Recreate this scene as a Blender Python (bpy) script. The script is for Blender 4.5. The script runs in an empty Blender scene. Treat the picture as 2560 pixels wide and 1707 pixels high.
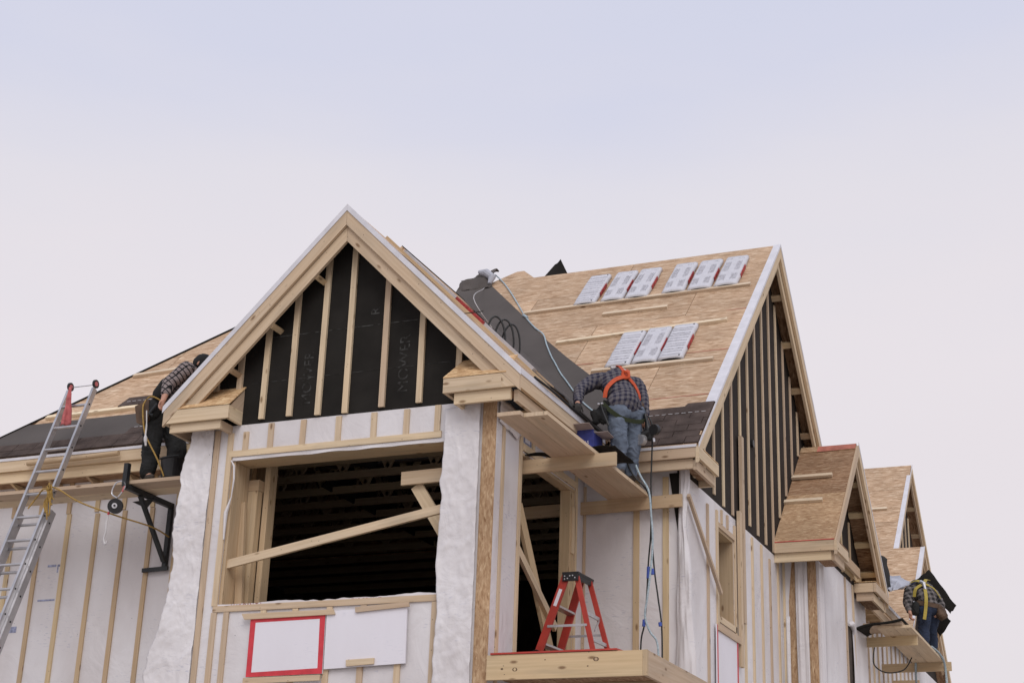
import bpy, bmesh, math, random
from mathutils import Vector, Matrix, noise

random.seed(7)
SC = bpy.context.scene
COL = SC.collection
R2 = math.sqrt(2.0)

# ------------------------------------------------------------------ camera
cam_d = bpy.data.cameras.new('camera')
cam_d.sensor_width = 36.0
cam_d.lens = 55.65
cam_d.clip_end = 3000.0
cam = bpy.data.objects.new('camera', cam_d)
COL.objects.link(cam)
RX = Vector((0.92149865, 0.38692967, 0.03355091))
RY = Vector((0.10774533, -0.33768337, 0.93507266))
RZ = Vector((0.37313695, -0.85805324, -0.35286464))
M3 = Matrix((RX, RY, RZ)).transposed()
cam.matrix_world = Matrix.Translation((6.082, -13.684, -3.086)) @ M3.to_4x4()
SC.camera = cam

# ------------------------------------------------------------------ light
SUN_EL, SUN_AZ = math.radians(42), math.radians(-28)     # azimuth from -Y towards +X is negative here
world = bpy.data.worlds.new('World')
SC.world = world
world.use_nodes = True
wn, wl = world.node_tree.nodes, world.node_tree.links
wn.clear()
w_out = wn.new('ShaderNodeOutputWorld')
w_bg = wn.new('ShaderNodeBackground')
w_sky = wn.new('ShaderNodeTexSky')
w_sky.sky_type = 'NISHITA'
w_sky.sun_disc = False
w_sky.sun_elevation = SUN_EL
w_sky.sun_rotation = math.radians(160)
w_tc = wn.new('ShaderNodeTexCoord')
w_sep = wn.new('ShaderNodeSeparateXYZ')
w_ramp = wn.new('ShaderNodeValToRGB')
w_map = wn.new('ShaderNodeMapping')
w_map.inputs['Scale'].default_value = (1.6, 1.6, 5.5)
w_noi = wn.new('ShaderNodeTexNoise')
w_noi.inputs['Scale'].default_value = 1.6
w_noi.inputs['Detail'].default_value = 4.0
w_add = wn.new('ShaderNodeMath'); w_add.operation = 'MULTIPLY_ADD'
w_add.inputs[1].default_value = 0.20
w_mix = wn.new('ShaderNodeMix'); w_mix.data_type = 'RGBA'
w_mix.inputs['Factor'].default_value = 0.94
cr = w_ramp.color_ramp
cr.elements[0].position = 0.05; cr.elements[0].color = (7.25, 6.75, 6.95, 1)
cr.elements[1].position = 1.0; cr.elements[1].color = (6.1, 6.3, 7.4, 1)
for pos, c in ((0.20, (7.5, 6.95, 7.2, 1)), (0.33, (7.65, 7.15, 7.45, 1)), (0.42, (7.2, 6.95, 7.5, 1)), (0.52, (6.3, 6.4, 7.6, 1)), (0.64, (5.8, 6.15, 7.6, 1))):
    e = cr.elements.new(pos); e.color = c
wl.new(w_tc.outputs['Generated'], w_sep.inputs[0])
wl.new(w_tc.outputs['Generated'], w_map.inputs[0])
wl.new(w_map.outputs[0], w_noi.inputs['Vector'])
wl.new(w_noi.outputs['Fac'], w_add.inputs[0])
wl.new(w_sep.outputs['Z'], w_add.inputs[2])
w_sub = wn.new('ShaderNodeMath'); w_sub.operation = 'SUBTRACT'; w_sub.inputs[1].default_value = 0.10
wl.new(w_add.outputs[0], w_sub.inputs[0])
wl.new(w_sub.outputs[0], w_ramp.inputs[0])
wl.new(w_sky.outputs[0], w_mix.inputs[6])
wl.new(w_ramp.outputs[0], w_mix.inputs[7])
wl.new(w_mix.outputs[2], w_bg.inputs['Color'])
w_bg.inputs['Strength'].default_value = 0.11
wl.new(w_bg.outputs[0], w_out.inputs[0])

sun_d = bpy.data.lights.new('sun', 'SUN')
sun_d.energy = 1.4
sun_d.angle = math.radians(38)
sun_d.color = (1.0, 0.96, 0.91)
sun = bpy.data.objects.new('sun', sun_d)
COL.objects.link(sun)
sd = Vector((0.42, -0.72, 0.78))            # towards the sun: in front of the house, a little to its right
sun.rotation_euler = sd.to_track_quat('Z', 'Y').to_euler()

SC.view_settings.view_transform = 'Standard'
SC.view_settings.look = 'None'
SC.view_settings.exposure = 0.0
SC.view_settings.gamma = 1.0
SC.view_settings.use_curve_mapping = False

# ------------------------------------------------------------------ materials
def new_mat(name):
    m = bpy.data.materials.new(name)
    m.use_nodes = True
    n, l = m.node_tree.nodes, m.node_tree.links
    b = n['Principled BSDF']
    return m, n, l, b

def simple(name, col, rough=0.7, metal=0.0, spec=0.4, var=0.15, vscale=8.0, bump=0.0, bscale=60.0, coord='Object'):
    m, n, l, b = new_mat(name)
    b.inputs['Roughness'].default_value = rough
    b.inputs['Metallic'].default_value = metal
    b.inputs['Specular IOR Level'].default_value = spec
    tc = n.new('ShaderNodeTexCoord')
    nz = n.new('ShaderNodeTexNoise'); nz.inputs['Scale'].default_value = vscale; nz.inputs['Detail'].default_value = 5
    l.new(tc.outputs[coord], nz.inputs['Vector'])
    mr = n.new('ShaderNodeMapRange')
    mr.inputs['From Min'].default_value = 0.3; mr.inputs['From Max'].default_value = 0.7
    mr.inputs['To Min'].default_value = 1 - var; mr.inputs['To Max'].default_value = 1 + var
    l.new(nz.outputs['Fac'], mr.inputs['Value'])
    vm = n.new('ShaderNodeVectorMath'); vm.operation = 'SCALE'
    vm.inputs[0].default_value = col
    l.new(mr.outputs[0], vm.inputs['Scale'])
    l.new(vm.outputs[0], b.inputs['Base Color'])
    if bump > 0:
        n2 = n.new('ShaderNodeTexNoise'); n2.inputs['Scale'].default_value = bscale; n2.inputs['Detail'].default_value = 4
        l.new(tc.outputs[coord], n2.inputs['Vector'])
        bp = n.new('ShaderNodeBump'); bp.inputs['Strength'].default_value = bump; bp.inputs['Distance'].default_value = 0.02
        l.new(n2.outputs['Fac'], bp.inputs['Height'])
        l.new(bp.outputs[0], b.inputs['Normal'])
    return m

def mapping(n, l, src, scale, rot=(0, 0, 0), loc=(0, 0, 0)):
    mp = n.new('ShaderNodeMapping')
    mp.inputs['Scale'].default_value = scale
    mp.inputs['Rotation'].default_value = rot
    mp.inputs['Location'].default_value = loc
    l.new(src, mp.inputs['Vector'])
    return mp.outputs[0]

def mixc(n, l, fac, a, b, blend='MIX'):
    mx = n.new('ShaderNodeMix'); mx.data_type = 'RGBA'; mx.blend_type = blend
    for sock, v in ((0, fac), (6, a), (7, b)):
        if isinstance(v, (int, float)): mx.inputs[sock].default_value = v
        elif isinstance(v, tuple): mx.inputs[sock].default_value = (*v, 1) if len(v) == 3 else v
        else: l.new(v, mx.inputs[sock])
    return mx.outputs[2]

def rng(n, l, v, a, b, c, d):
    mr = n.new('ShaderNodeMapRange')
    for k, x in zip(('From Min', 'From Max', 'To Min', 'To Max'), (a, b, c, d)): mr.inputs[k].default_value = x
    l.new(v, mr.inputs['Value'])
    return mr.outputs[0]

def lumber(name, light, dark, rough=0.75):
    m, n, l, b = new_mat(name)
    b.inputs['Roughness'].default_value = rough
    b.inputs['Specular IOR Level'].default_value = 0.25
    tc = n.new('ShaderNodeTexCoord'); uv = tc.outputs['UV']
    wv = n.new('ShaderNodeTexNoise'); wv.inputs['Scale'].default_value = 1.0; wv.inputs['Detail'].default_value = 5
    l.new(mapping(n, l, uv, (1.6, 42.0, 1.0)), wv.inputs['Vector'])
    col = mixc(n, l, rng(n, l, wv.outputs['Fac'], .35, .68, 0, 1), light, dark)
    big = n.new('ShaderNodeTexNoise'); big.inputs['Scale'].default_value = 1.0; big.inputs['Detail'].default_value = 2
    l.new(mapping(n, l, uv, (0.9, 3.0, 1.0)), big.inputs['Vector'])
    col = mixc(n, l, rng(n, l, big.outputs['Fac'], .35, .7, 0, .5), col, tuple(x * y for x, y in zip(light, (1.06, 0.97, 0.86))))
    # grey weather staining
    st = n.new('ShaderNodeTexNoise'); st.inputs['Scale'].default_value = 1.0; st.inputs['Detail'].default_value = 3
    l.new(mapping(n, l, uv, (1.3, 7.0, 1.0), loc=(7.3, 2.1, 0)), st.inputs['Vector'])
    col = mixc(n, l, rng(n, l, st.outputs['Fac'], .54, .74, 0, .5), col, (0.36, 0.29, 0.20))
    # knots
    kn = n.new('ShaderNodeTexVoronoi'); kn.inputs['Scale'].default_value = 1.0
    l.new(mapping(n, l, uv, (3.2, 8.0, 1.0)), kn.inputs['Vector'])
    col = mixc(n, l, rng(n, l, kn.outputs['Distance'], .07, .16, .85, 0), col, (0.21, 0.115, 0.05))
    # nail heads
    nl = n.new('ShaderNodeTexVoronoi'); nl.inputs['Scale'].default_value = 1.0
    l.new(mapping(n, l, uv, (9.0, 16.0, 1.0), loc=(3.7, .4, 0)), nl.inputs['Vector'])
    col = mixc(n, l, rng(n, l, nl.outputs['Distance'], .05, .075, .75, 0), col, (0.07, 0.055, 0.045))
    oi = n.new('ShaderNodeObjectInfo')
    hv = n.new('ShaderNodeHueSaturation')
    l.new(rng(n, l, oi.outputs['Random'], 0, 1, .78, 1.08), hv.inputs['Value'])
    l.new(rng(n, l, oi.outputs['Random'], 0, 1, .492, .508), hv.inputs['Hue'])
    hv.inputs['Saturation'].default_value = 0.93
    l.new(col, hv.inputs['Color'])
    l.new(hv.outputs[0], b.inputs['Base Color'])
    bp = n.new('ShaderNodeBump'); bp.inputs['Strength'].default_value = .25; bp.inputs['Distance'].default_value = .004
    l.new(wv.outputs['Fac'], bp.inputs['Height']); l.new(bp.outputs[0], b.inputs['Normal'])
    return m

def osb(name, tint=(1, 1, 1), streak=1.0, lo=.42, hi=2.55):
    m, n, l, b = new_mat(name)
    b.inputs['Roughness'].default_value = 0.8
    b.inputs['Specular IOR Level'].default_value = 0.25
    tc = n.new('ShaderNodeTexCoord'); uv = tc.outputs['UV']
    wn_ = n.new('ShaderNodeTexNoise'); wn_.inputs['Scale'].default_value = 6.0; wn_.inputs['Detail'].default_value = 2
    l.new(uv, wn_.inputs['Vector'])
    off = n.new('ShaderNodeVectorMath'); off.operation = 'MULTIPLY_ADD'
    off.inputs[1].default_value = (0.05, 0.05, 0)
    l.new(wn_.outputs['Color'], off.inputs[0]); l.new(uv, off.inputs[2])
    base = off.outputs[0]
    def strands(sx, sy, rot, loc):
        v = n.new('ShaderNodeTexVoronoi'); v.inputs['Scale'].default_value = 1.0; v.inputs['Randomness'].default_value = 1.0
        l.new(mapping(n, l, base, (sx, sy, 1), (0, 0, rot), loc), v.inputs['Vector'])
        s = n.new('ShaderNodeSeparateColor'); l.new(v.outputs['Color'], s.inputs[0])
        return s.outputs[0], s.outputs[1], v.outputs['Distance']
    r1, g1, d1 = strands(11 / streak, 62, 0.06, (0, 0, 0))
    r2, g2, d2 = strands(13 / streak, 75, -0.20 / streak, (3, 5, 0))
    r3, g3, d3 = strands(10 / streak, 52, 0.42 / streak, (9, 2, 0))
    cr_ = n.new('ShaderNodeValToRGB')
    els = cr_.color_ramp.elements
    els[0].position = 0.0; els[0].color = (0.30 * tint[0], 0.165 * tint[1], 0.075 * tint[2], 1)
    els[1].position = 1.0; els[1].color = (0.80 * tint[0], 0.63 * tint[1], 0.43 * tint[2], 1)
    for p, c in ((.3, (.47, .30, .165)), (.62, (.575, .39, .235)), (.85, (.67, .49, .31))):
        e = els.new(p); e.color = (c[0] * tint[0], c[1] * tint[1], c[2] * tint[2], 1)
    a1 = n.new('ShaderNodeMath'); a1.operation = 'ADD'; l.new(r1, a1.inputs[0]); l.new(r2, a1.inputs[1])
    a2 = n.new('ShaderNodeMath'); a2.operation = 'ADD'; l.new(a1.outputs[0], a2.inputs[0]); l.new(r3, a2.inputs[1])
    l.new(rng(n, l, a2.outputs[0], lo, hi, 0, 1), cr_.inputs[0])
    col = cr_.outputs[0]
    blot = n.new('ShaderNodeTexNoise'); blot.inputs['Scale'].default_value = 1.7; blot.inputs['Detail'].default_value = 4
    l.new(uv, blot.inputs['Vector'])
    col = mixc(n, l, 1.0, col, rng(n, l, blot.outputs['Fac'], .3, .7, .86, 1.1), 'MULTIPLY')
    oi = n.new('ShaderNodeObjectInfo')
    hv = n.new('ShaderNodeHueSaturation')
    l.new(rng(n, l, oi.outputs['Random'], 0, 1, .9, 1.08), hv.inputs['Value'])
    hv.inputs['Saturation'].default_value = 0.92
    l.new(col, hv.inputs['Color'])
    l.new(hv.outputs[0], b.inputs['Base Color'])
    bp = n.new('ShaderNodeBump'); bp.inputs['Strength'].default_value = .35; bp.inputs['Distance'].default_value = .004
    l.new(a2.outputs[0], bp.inputs['Height']); l.new(bp.outputs[0], b.inputs['Normal'])
    return m

def wrap_mat(name, col=(0.715, 0.69, 0.70), wrinkle=0.5, stains=0.7, wscale=2.2, crease=3.5, cw=0.0):
    m, n, l, b = new_mat(name)
    b.inputs['Roughness'].default_value = 0.42
    b.inputs['Specular IOR Level'].default_value = 0.4
    tc = n.new('ShaderNodeTexCoord'); ob = tc.outputs['Object']
    n1 = n.new('ShaderNodeTexNoise'); n1.inputs['Scale'].default_value = 1.0; n1.inputs['Detail'].default_value = 5
    l.new(mapping(n, l, ob, (1.6, 1.6, .7)), n1.inputs['Vector'])
    c = mixc(n, l, rng(n, l, n1.outputs['Fac'], .40, .70, 0, .95 * stains), col, tuple(x * y for x, y in zip(col, (.76, .72, .70))))
    # faint smudged print in rows
    n2 = n.new('ShaderNodeTexNoise'); n2.inputs['Scale'].default_value = 1.0; n2.inputs['Detail'].default_value = 6
    l.new(mapping(n, l, ob, (14, 14, 60)), n2.inputs['Vector'])
    n3 = n.new('ShaderNodeTexNoise'); n3.inputs['Scale'].default_value = 1.0; n3.inputs['Detail'].default_value = 1
    l.new(mapping(n, l, ob, (1.7, 1.7, 2.8), loc=(4, 9, 2)), n3.inputs['Vector'])
    mul = n.new('ShaderNodeMath'); mul.operation = 'MULTIPLY'
    l.new(rng(n, l, n2.outputs['Fac'], .58, .68, 0, 1), mul.inputs[0])
    l.new(rng(n, l, n3.outputs['Fac'], .52, .64, 0, .55 * stains), mul.inputs[1])
    c = mixc(n, l, mul.outputs[0], c, (0.22, 0.25, 0.38))
    # staples
    v = n.new('ShaderNodeTexVoronoi'); v.inputs['Scale'].default_value = 5.0
    l.new(ob, v.inputs['Vector'])
    c = mixc(n, l, rng(n, l, v.outputs['Distance'], .022, .030, .7, 0), c, (.12, .11, .12))
    l.new(c, b.inputs['Base Color'])
    n4 = n.new('ShaderNodeTexNoise'); n4.inputs['Scale'].default_value = wscale; n4.inputs['Detail'].default_value = 4
    n4.inputs['Distortion'].default_value = 1.2
    l.new(mapping(n, l, ob, (1, 1, .8), (0, .6, 0)), n4.inputs['Vector'])
    n5 = n.new('ShaderNodeTexNoise'); n5.inputs['Scale'].default_value = 22; n5.inputs['Detail'].default_value = 3
    l.new(ob, n5.inputs['Vector'])
    vo = n.new('ShaderNodeTexVoronoi'); vo.feature = 'DISTANCE_TO_EDGE'; vo.inputs['Scale'].default_value = crease
    wob = n.new('ShaderNodeVectorMath'); wob.operation = 'MULTIPLY_ADD'; wob.inputs[1].default_value = (.10, .10, .10)
    l.new(n5.outputs['Color'], wob.inputs[0]); l.new(ob, wob.inputs[2]); l.new(wob.outputs[0], vo.inputs['Vector'])
    ad0 = n.new('ShaderNodeMath'); ad0.operation = 'MULTIPLY_ADD'; ad0.inputs[1].default_value = cw
    l.new(rng(n, l, vo.outputs['Distance'], 0, .25, 0, 1), ad0.inputs[0])
    ad = n.new('ShaderNodeMath'); ad.operation = 'MULTIPLY_ADD'; ad.inputs[1].default_value = .035
    l.new(n4.outputs['Fac'], ad0.inputs[2]); l.new(n5.outputs['Fac'], ad.inputs[0]); l.new(ad0.outputs[0], ad.inputs[2])
    bp = n.new('ShaderNodeBump'); bp.inputs['Strength'].default_value = wrinkle; bp.inputs['Distance'].default_value = .06
    l.new(ad.outputs[0], bp.inputs['Height']); l.new(bp.outputs[0], b.inputs['Normal'])
    return m

def plaid(name, base, line, scale, ax, az, width=.3, thin=False):
    """woven check: stripes along two directions of the cloth, in object space"""
    m, n, l, b = new_mat(name)
    b.inputs['Roughness'].default_value = .9; b.inputs['Specular IOR Level'].default_value = .15
    tc = n.new('ShaderNodeTexCoord'); ob = tc.outputs['Object']
    nz = n.new('ShaderNodeTexNoise'); nz.inputs['Scale'].default_value = 6
    l.new(ob, nz.inputs['Vector'])
    wob = n.new('ShaderNodeVectorMath'); wob.operation = 'MULTIPLY_ADD'; wob.inputs[1].default_value = (.014, .014, .014)
    l.new(nz.outputs['Color'], wob.inputs[0]); l.new(ob, wob.inputs[2])
    def stripe(axis, off):
        d = n.new('ShaderNodeVectorMath'); d.operation = 'DOT_PRODUCT'
        d.inputs[1].default_value = Vector(axis).normalized() * scale
        l.new(wob.outputs[0], d.inputs[0])
        f = n.new('ShaderNodeMath'); f.operation = 'FRACT'
        a = n.new('ShaderNodeMath'); a.operation = 'ADD'; a.inputs[1].default_value = off
        l.new(d.outputs['Value'], a.inputs[0]); l.new(a.outputs[0], f.inputs[0])
        return f.outputs[0]
    s1, s2 = stripe(ax, 0), stripe(az, .3)
    m1 = rng(n, l, s1, width, width + .10, 1, 0)
    m2 = rng(n, l, s2, width, width + .10, 1, 0)
    av = n.new('ShaderNodeMath'); av.operation = 'MAXIMUM' if thin else 'ADD'
    l.new(m1, av.inputs[0]); l.new(m2, av.inputs[1])
    c = mixc(n, l, rng(n, l, av.outputs[0], 0, 1 if thin else 2, 0, 1), base, line)
    l.new(c, b.inputs['Base Color'])
    n2 = n.new('ShaderNodeTexNoise'); n2.inputs['Scale'].default_value = 9; n2.inputs['Detail'].default_value = 3
    l.new(ob, n2.inputs['Vector'])
    bp = n.new('ShaderNodeBump'); bp.inputs['Strength'].default_value = .8; bp.inputs['Distance'].default_value = .03
    l.new(n2.outputs['Fac'], bp.inputs['Height']); l.new(bp.outputs[0], b.inputs['Normal'])
    return m

M = {}
M['lumber'] = lumber('lumber', (0.665, 0.52, 0.36), (0.54, 0.40, 0.255))
M['lumber_pale'] = lumber('pale lumber', (0.80, 0.665, 0.48), (0.68, 0.53, 0.36))
M['lumber_tan'] = lumber('weathered lumber', (0.60, 0.45, 0.275), (0.49, 0.345, 0.195))
M['lumber_shaded'] = lumber('shaded lumber', (0.34, 0.26, 0.17), (0.27, 0.20, 0.12))  # truss wood with the shade of the room put into its colour
M['beam'] = lumber('green stained lumber', (0.70, 0.53, 0.31), (0.56, 0.42, 0.23))
M['osb'] = osb('oriented strand board', tint=(.93, .915, .93), streak=1.25, lo=.3, hi=2.65)
M['osb_brown'] = osb('brown strand board', tint=(.80, .74, .66), streak=.6, lo=.1, hi=2.8)
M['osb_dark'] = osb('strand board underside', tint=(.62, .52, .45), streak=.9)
M['osb_gold'] = osb('golden strand board', tint=(1.05, .98, .78), streak=.8)
M['wrap'] = wrap_mat('house wrap', wrinkle=.42)
M['wrap_loose'] = wrap_mat('loose house wrap', wrinkle=.34, stains=.6, wscale=4.0, crease=6.0, cw=.08)
M['foam'] = wrap_mat('white foam board', col=(0.76, 0.74, 0.79), wrinkle=.06, stains=.25)
M['felt'] = simple('black building felt', (0.0195, 0.0175, 0.0155), .85, spec=.12, var=.25, vscale=3, bump=.2, bscale=4)
M['felt_brown'] = simple('brown black building felt', (0.036, 0.029, 0.025), .85, spec=.12, var=.25, vscale=3, bump=.2, bscale=4)
M['dark'] = simple('shaded interior board', (0.06, 0.045, 0.035), .9, var=.3)  # shade put into the colour, so closed rooms look unlit
M['shingle'] = simple('asphalt shingle', (0.088, 0.066, 0.058), .95, spec=.1, var=.35, vscale=5, bump=.5, bscale=260)
M['underlay'] = simple('grey roofing underlayment', (0.098, 0.086, 0.08), .9, spec=.15, var=.12, vscale=1.5, bump=.5, bscale=1.6)
M['underlay_back'] = simple('pale underlayment back', (0.40, 0.405, 0.45), .6, var=.15, vscale=4, bump=.6, bscale=8)
M['drip'] = simple('white drip edge metal', (0.64, 0.63, 0.665), .45, spec=.3, var=.08)
M['alu'] = simple('aluminium', (0.52, 0.51, 0.52), .38, metal=.75, var=.18, vscale=5, bump=.1, bscale=40)
M['steel_black'] = simple('black painted steel', (0.018, 0.02, 0.022), .45, var=.3)
M['steel'] = simple('bright steel', (0.6, 0.6, 0.62), .35, metal=.9, var=.1)
M['red_glass'] = simple('red fibreglass', (0.42, 0.043, 0.028), .45, var=.18, vscale=6)
M['red_paint'] = simple('red print', (0.58, 0.045, 0.06), .6, var=.15, vscale=9)
M['red_dull'] = simple('dull red print', (0.36, 0.045, 0.045), .6, var=.5, vscale=18)
M['pink_stain'] = simple('pink painted board edge', (0.44, 0.15, 0.105), .8, var=.3, vscale=9)
M['red_cloth'] = simple('faded red rag', (0.50, 0.14, 0.14), .9, var=.3, vscale=14, bump=.4, bscale=20)
M['yellow_rope'] = simple('yellow rope', (0.34, 0.21, 0.055), .8, var=.3, vscale=60)
M['blue_rope'] = simple('pale blue rope', (0.36, 0.44, 0.48), .8, var=.3, vscale=60)
M['hose'] = simple('black rubber hose', (0.012, 0.012, 0.012), .5, var=.2)
M['cord'] = simple('white cord', (0.55, 0.53, 0.53), .7)
M['plastic'] = simple('white plastic wrapper', (0.56, 0.55, 0.58), .35, spec=.5, var=.06, bump=.35, bscale=14)
M['print_grey'] = simple('grey print', (0.44, 0.43, 0.465), .5, var=.35, vscale=26)
M['black'] = simple('black plastic', (0.012, 0.012, 0.013), .45, var=.3)
M['blue_card'] = simple('blue printed card', (0.03, 0.04, 0.20), .55, var=.3, vscale=12)
M['card'] = simple('cardboard', (0.44, 0.36, 0.33), .8)
M['blue_ink'] = simple('blue ink', (0.05, 0.09, 0.36), .6)
M['ink_faint'] = simple('faded blue ink', (0.26, 0.28, 0.40), .6, var=.5, vscale=30)
M['orange_ink'] = simple('orange ink', (0.62, 0.13, 0.05), .6)
def chalk_mat():
    m, n, l, b = new_mat('faint chalk print')
    b.inputs['Roughness'].default_value = .9; b.inputs['Specular IOR Level'].default_value = .1
    tc = n.new('ShaderNodeTexCoord')
    nz = n.new('ShaderNodeTexNoise'); nz.inputs['Scale'].default_value = 14; nz.inputs['Detail'].default_value = 5
    l.new(tc.outputs['Object'], nz.inputs['Vector'])
    c = mixc(n, l, rng(n, l, nz.outputs['Fac'], .42, .66, 0, 1), (0.020, 0.018, 0.016), (0.075, 0.075, 0.072))
    l.new(c, b.inputs['Base Color'])
    return m
M['chalk'] = chalk_mat()
M['red_faded'] = simple('smudged dark red print', (0.30, 0.06, 0.07), .7, var=.6, vscale=40)
M['skin'] = simple('skin', (0.50, 0.27, 0.19), .6, var=.1)
M['glove'] = simple('dark work glove', (0.03, 0.028, 0.026), .8, bump=.3, bscale=30)
M['denim'] = simple('faded denim', (0.125, 0.150, 0.195), .95, spec=.1, var=.3, vscale=7, bump=.6, bscale=10)
M['denim_dark'] = simple('dark denim', (0.020, 0.030, 0.058), .9, var=.3, vscale=7, bump=.6, bscale=10)
M['black_cloth'] = simple('black cloth', (0.013, 0.013, 0.013), .9, var=.3, bump=.6, bscale=9)
M['leather'] = simple('worn brown leather', (0.085, 0.05, 0.03), .7, var=.4, bump=.3, bscale=20)
M['boot'] = simple('work boot', (0.05, 0.038, 0.03), .8, var=.3)
M['orange_strap'] = simple('orange webbing', (0.50, 0.075, 0.022), .7, var=.15, vscale=30)
M['yellow_strap'] = simple('yellow webbing', (0.38, 0.29, 0.05), .7, var=.15, vscale=30)
M['green_strap'] = simple('dark green webbing', (0.035, 0.045, 0.02), .8)
M['hair'] = simple('dark hair', (0.02, 0.016, 0.013), .7)
M['cap'] = simple('navy cap', (0.02, 0.022, 0.05), .8)
M['plaid_blue'] = plaid('blue grey plaid', (0.024, 0.024, 0.046), (0.135, 0.125, 0.135), 19, (.70, .68, -.15), (-.30, .42, .85), .48)
M['plaid_grey'] = plaid('grey black plaid', (0.27, 0.225, 0.22), (0.02, 0.02, 0.022), 20, (.46, .48, .74), (.84, -.35, -.41), .20, True)
M['plaid_mono'] = plaid('charcoal plaid', (0.03, 0.028, 0.028), (0.19, 0.17, 0.165), 12, (.62, .75, .0), (-.3, .3, .9), .38)
M['knot_dark'] = simple('knot ring', (0.12, 0.075, 0.045), .8)
M['ground'] = simple('pale dry ground', (0.40, 0.36, 0.32), .95, var=.2, vscale=.5, bump=.6, bscale=3)

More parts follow.
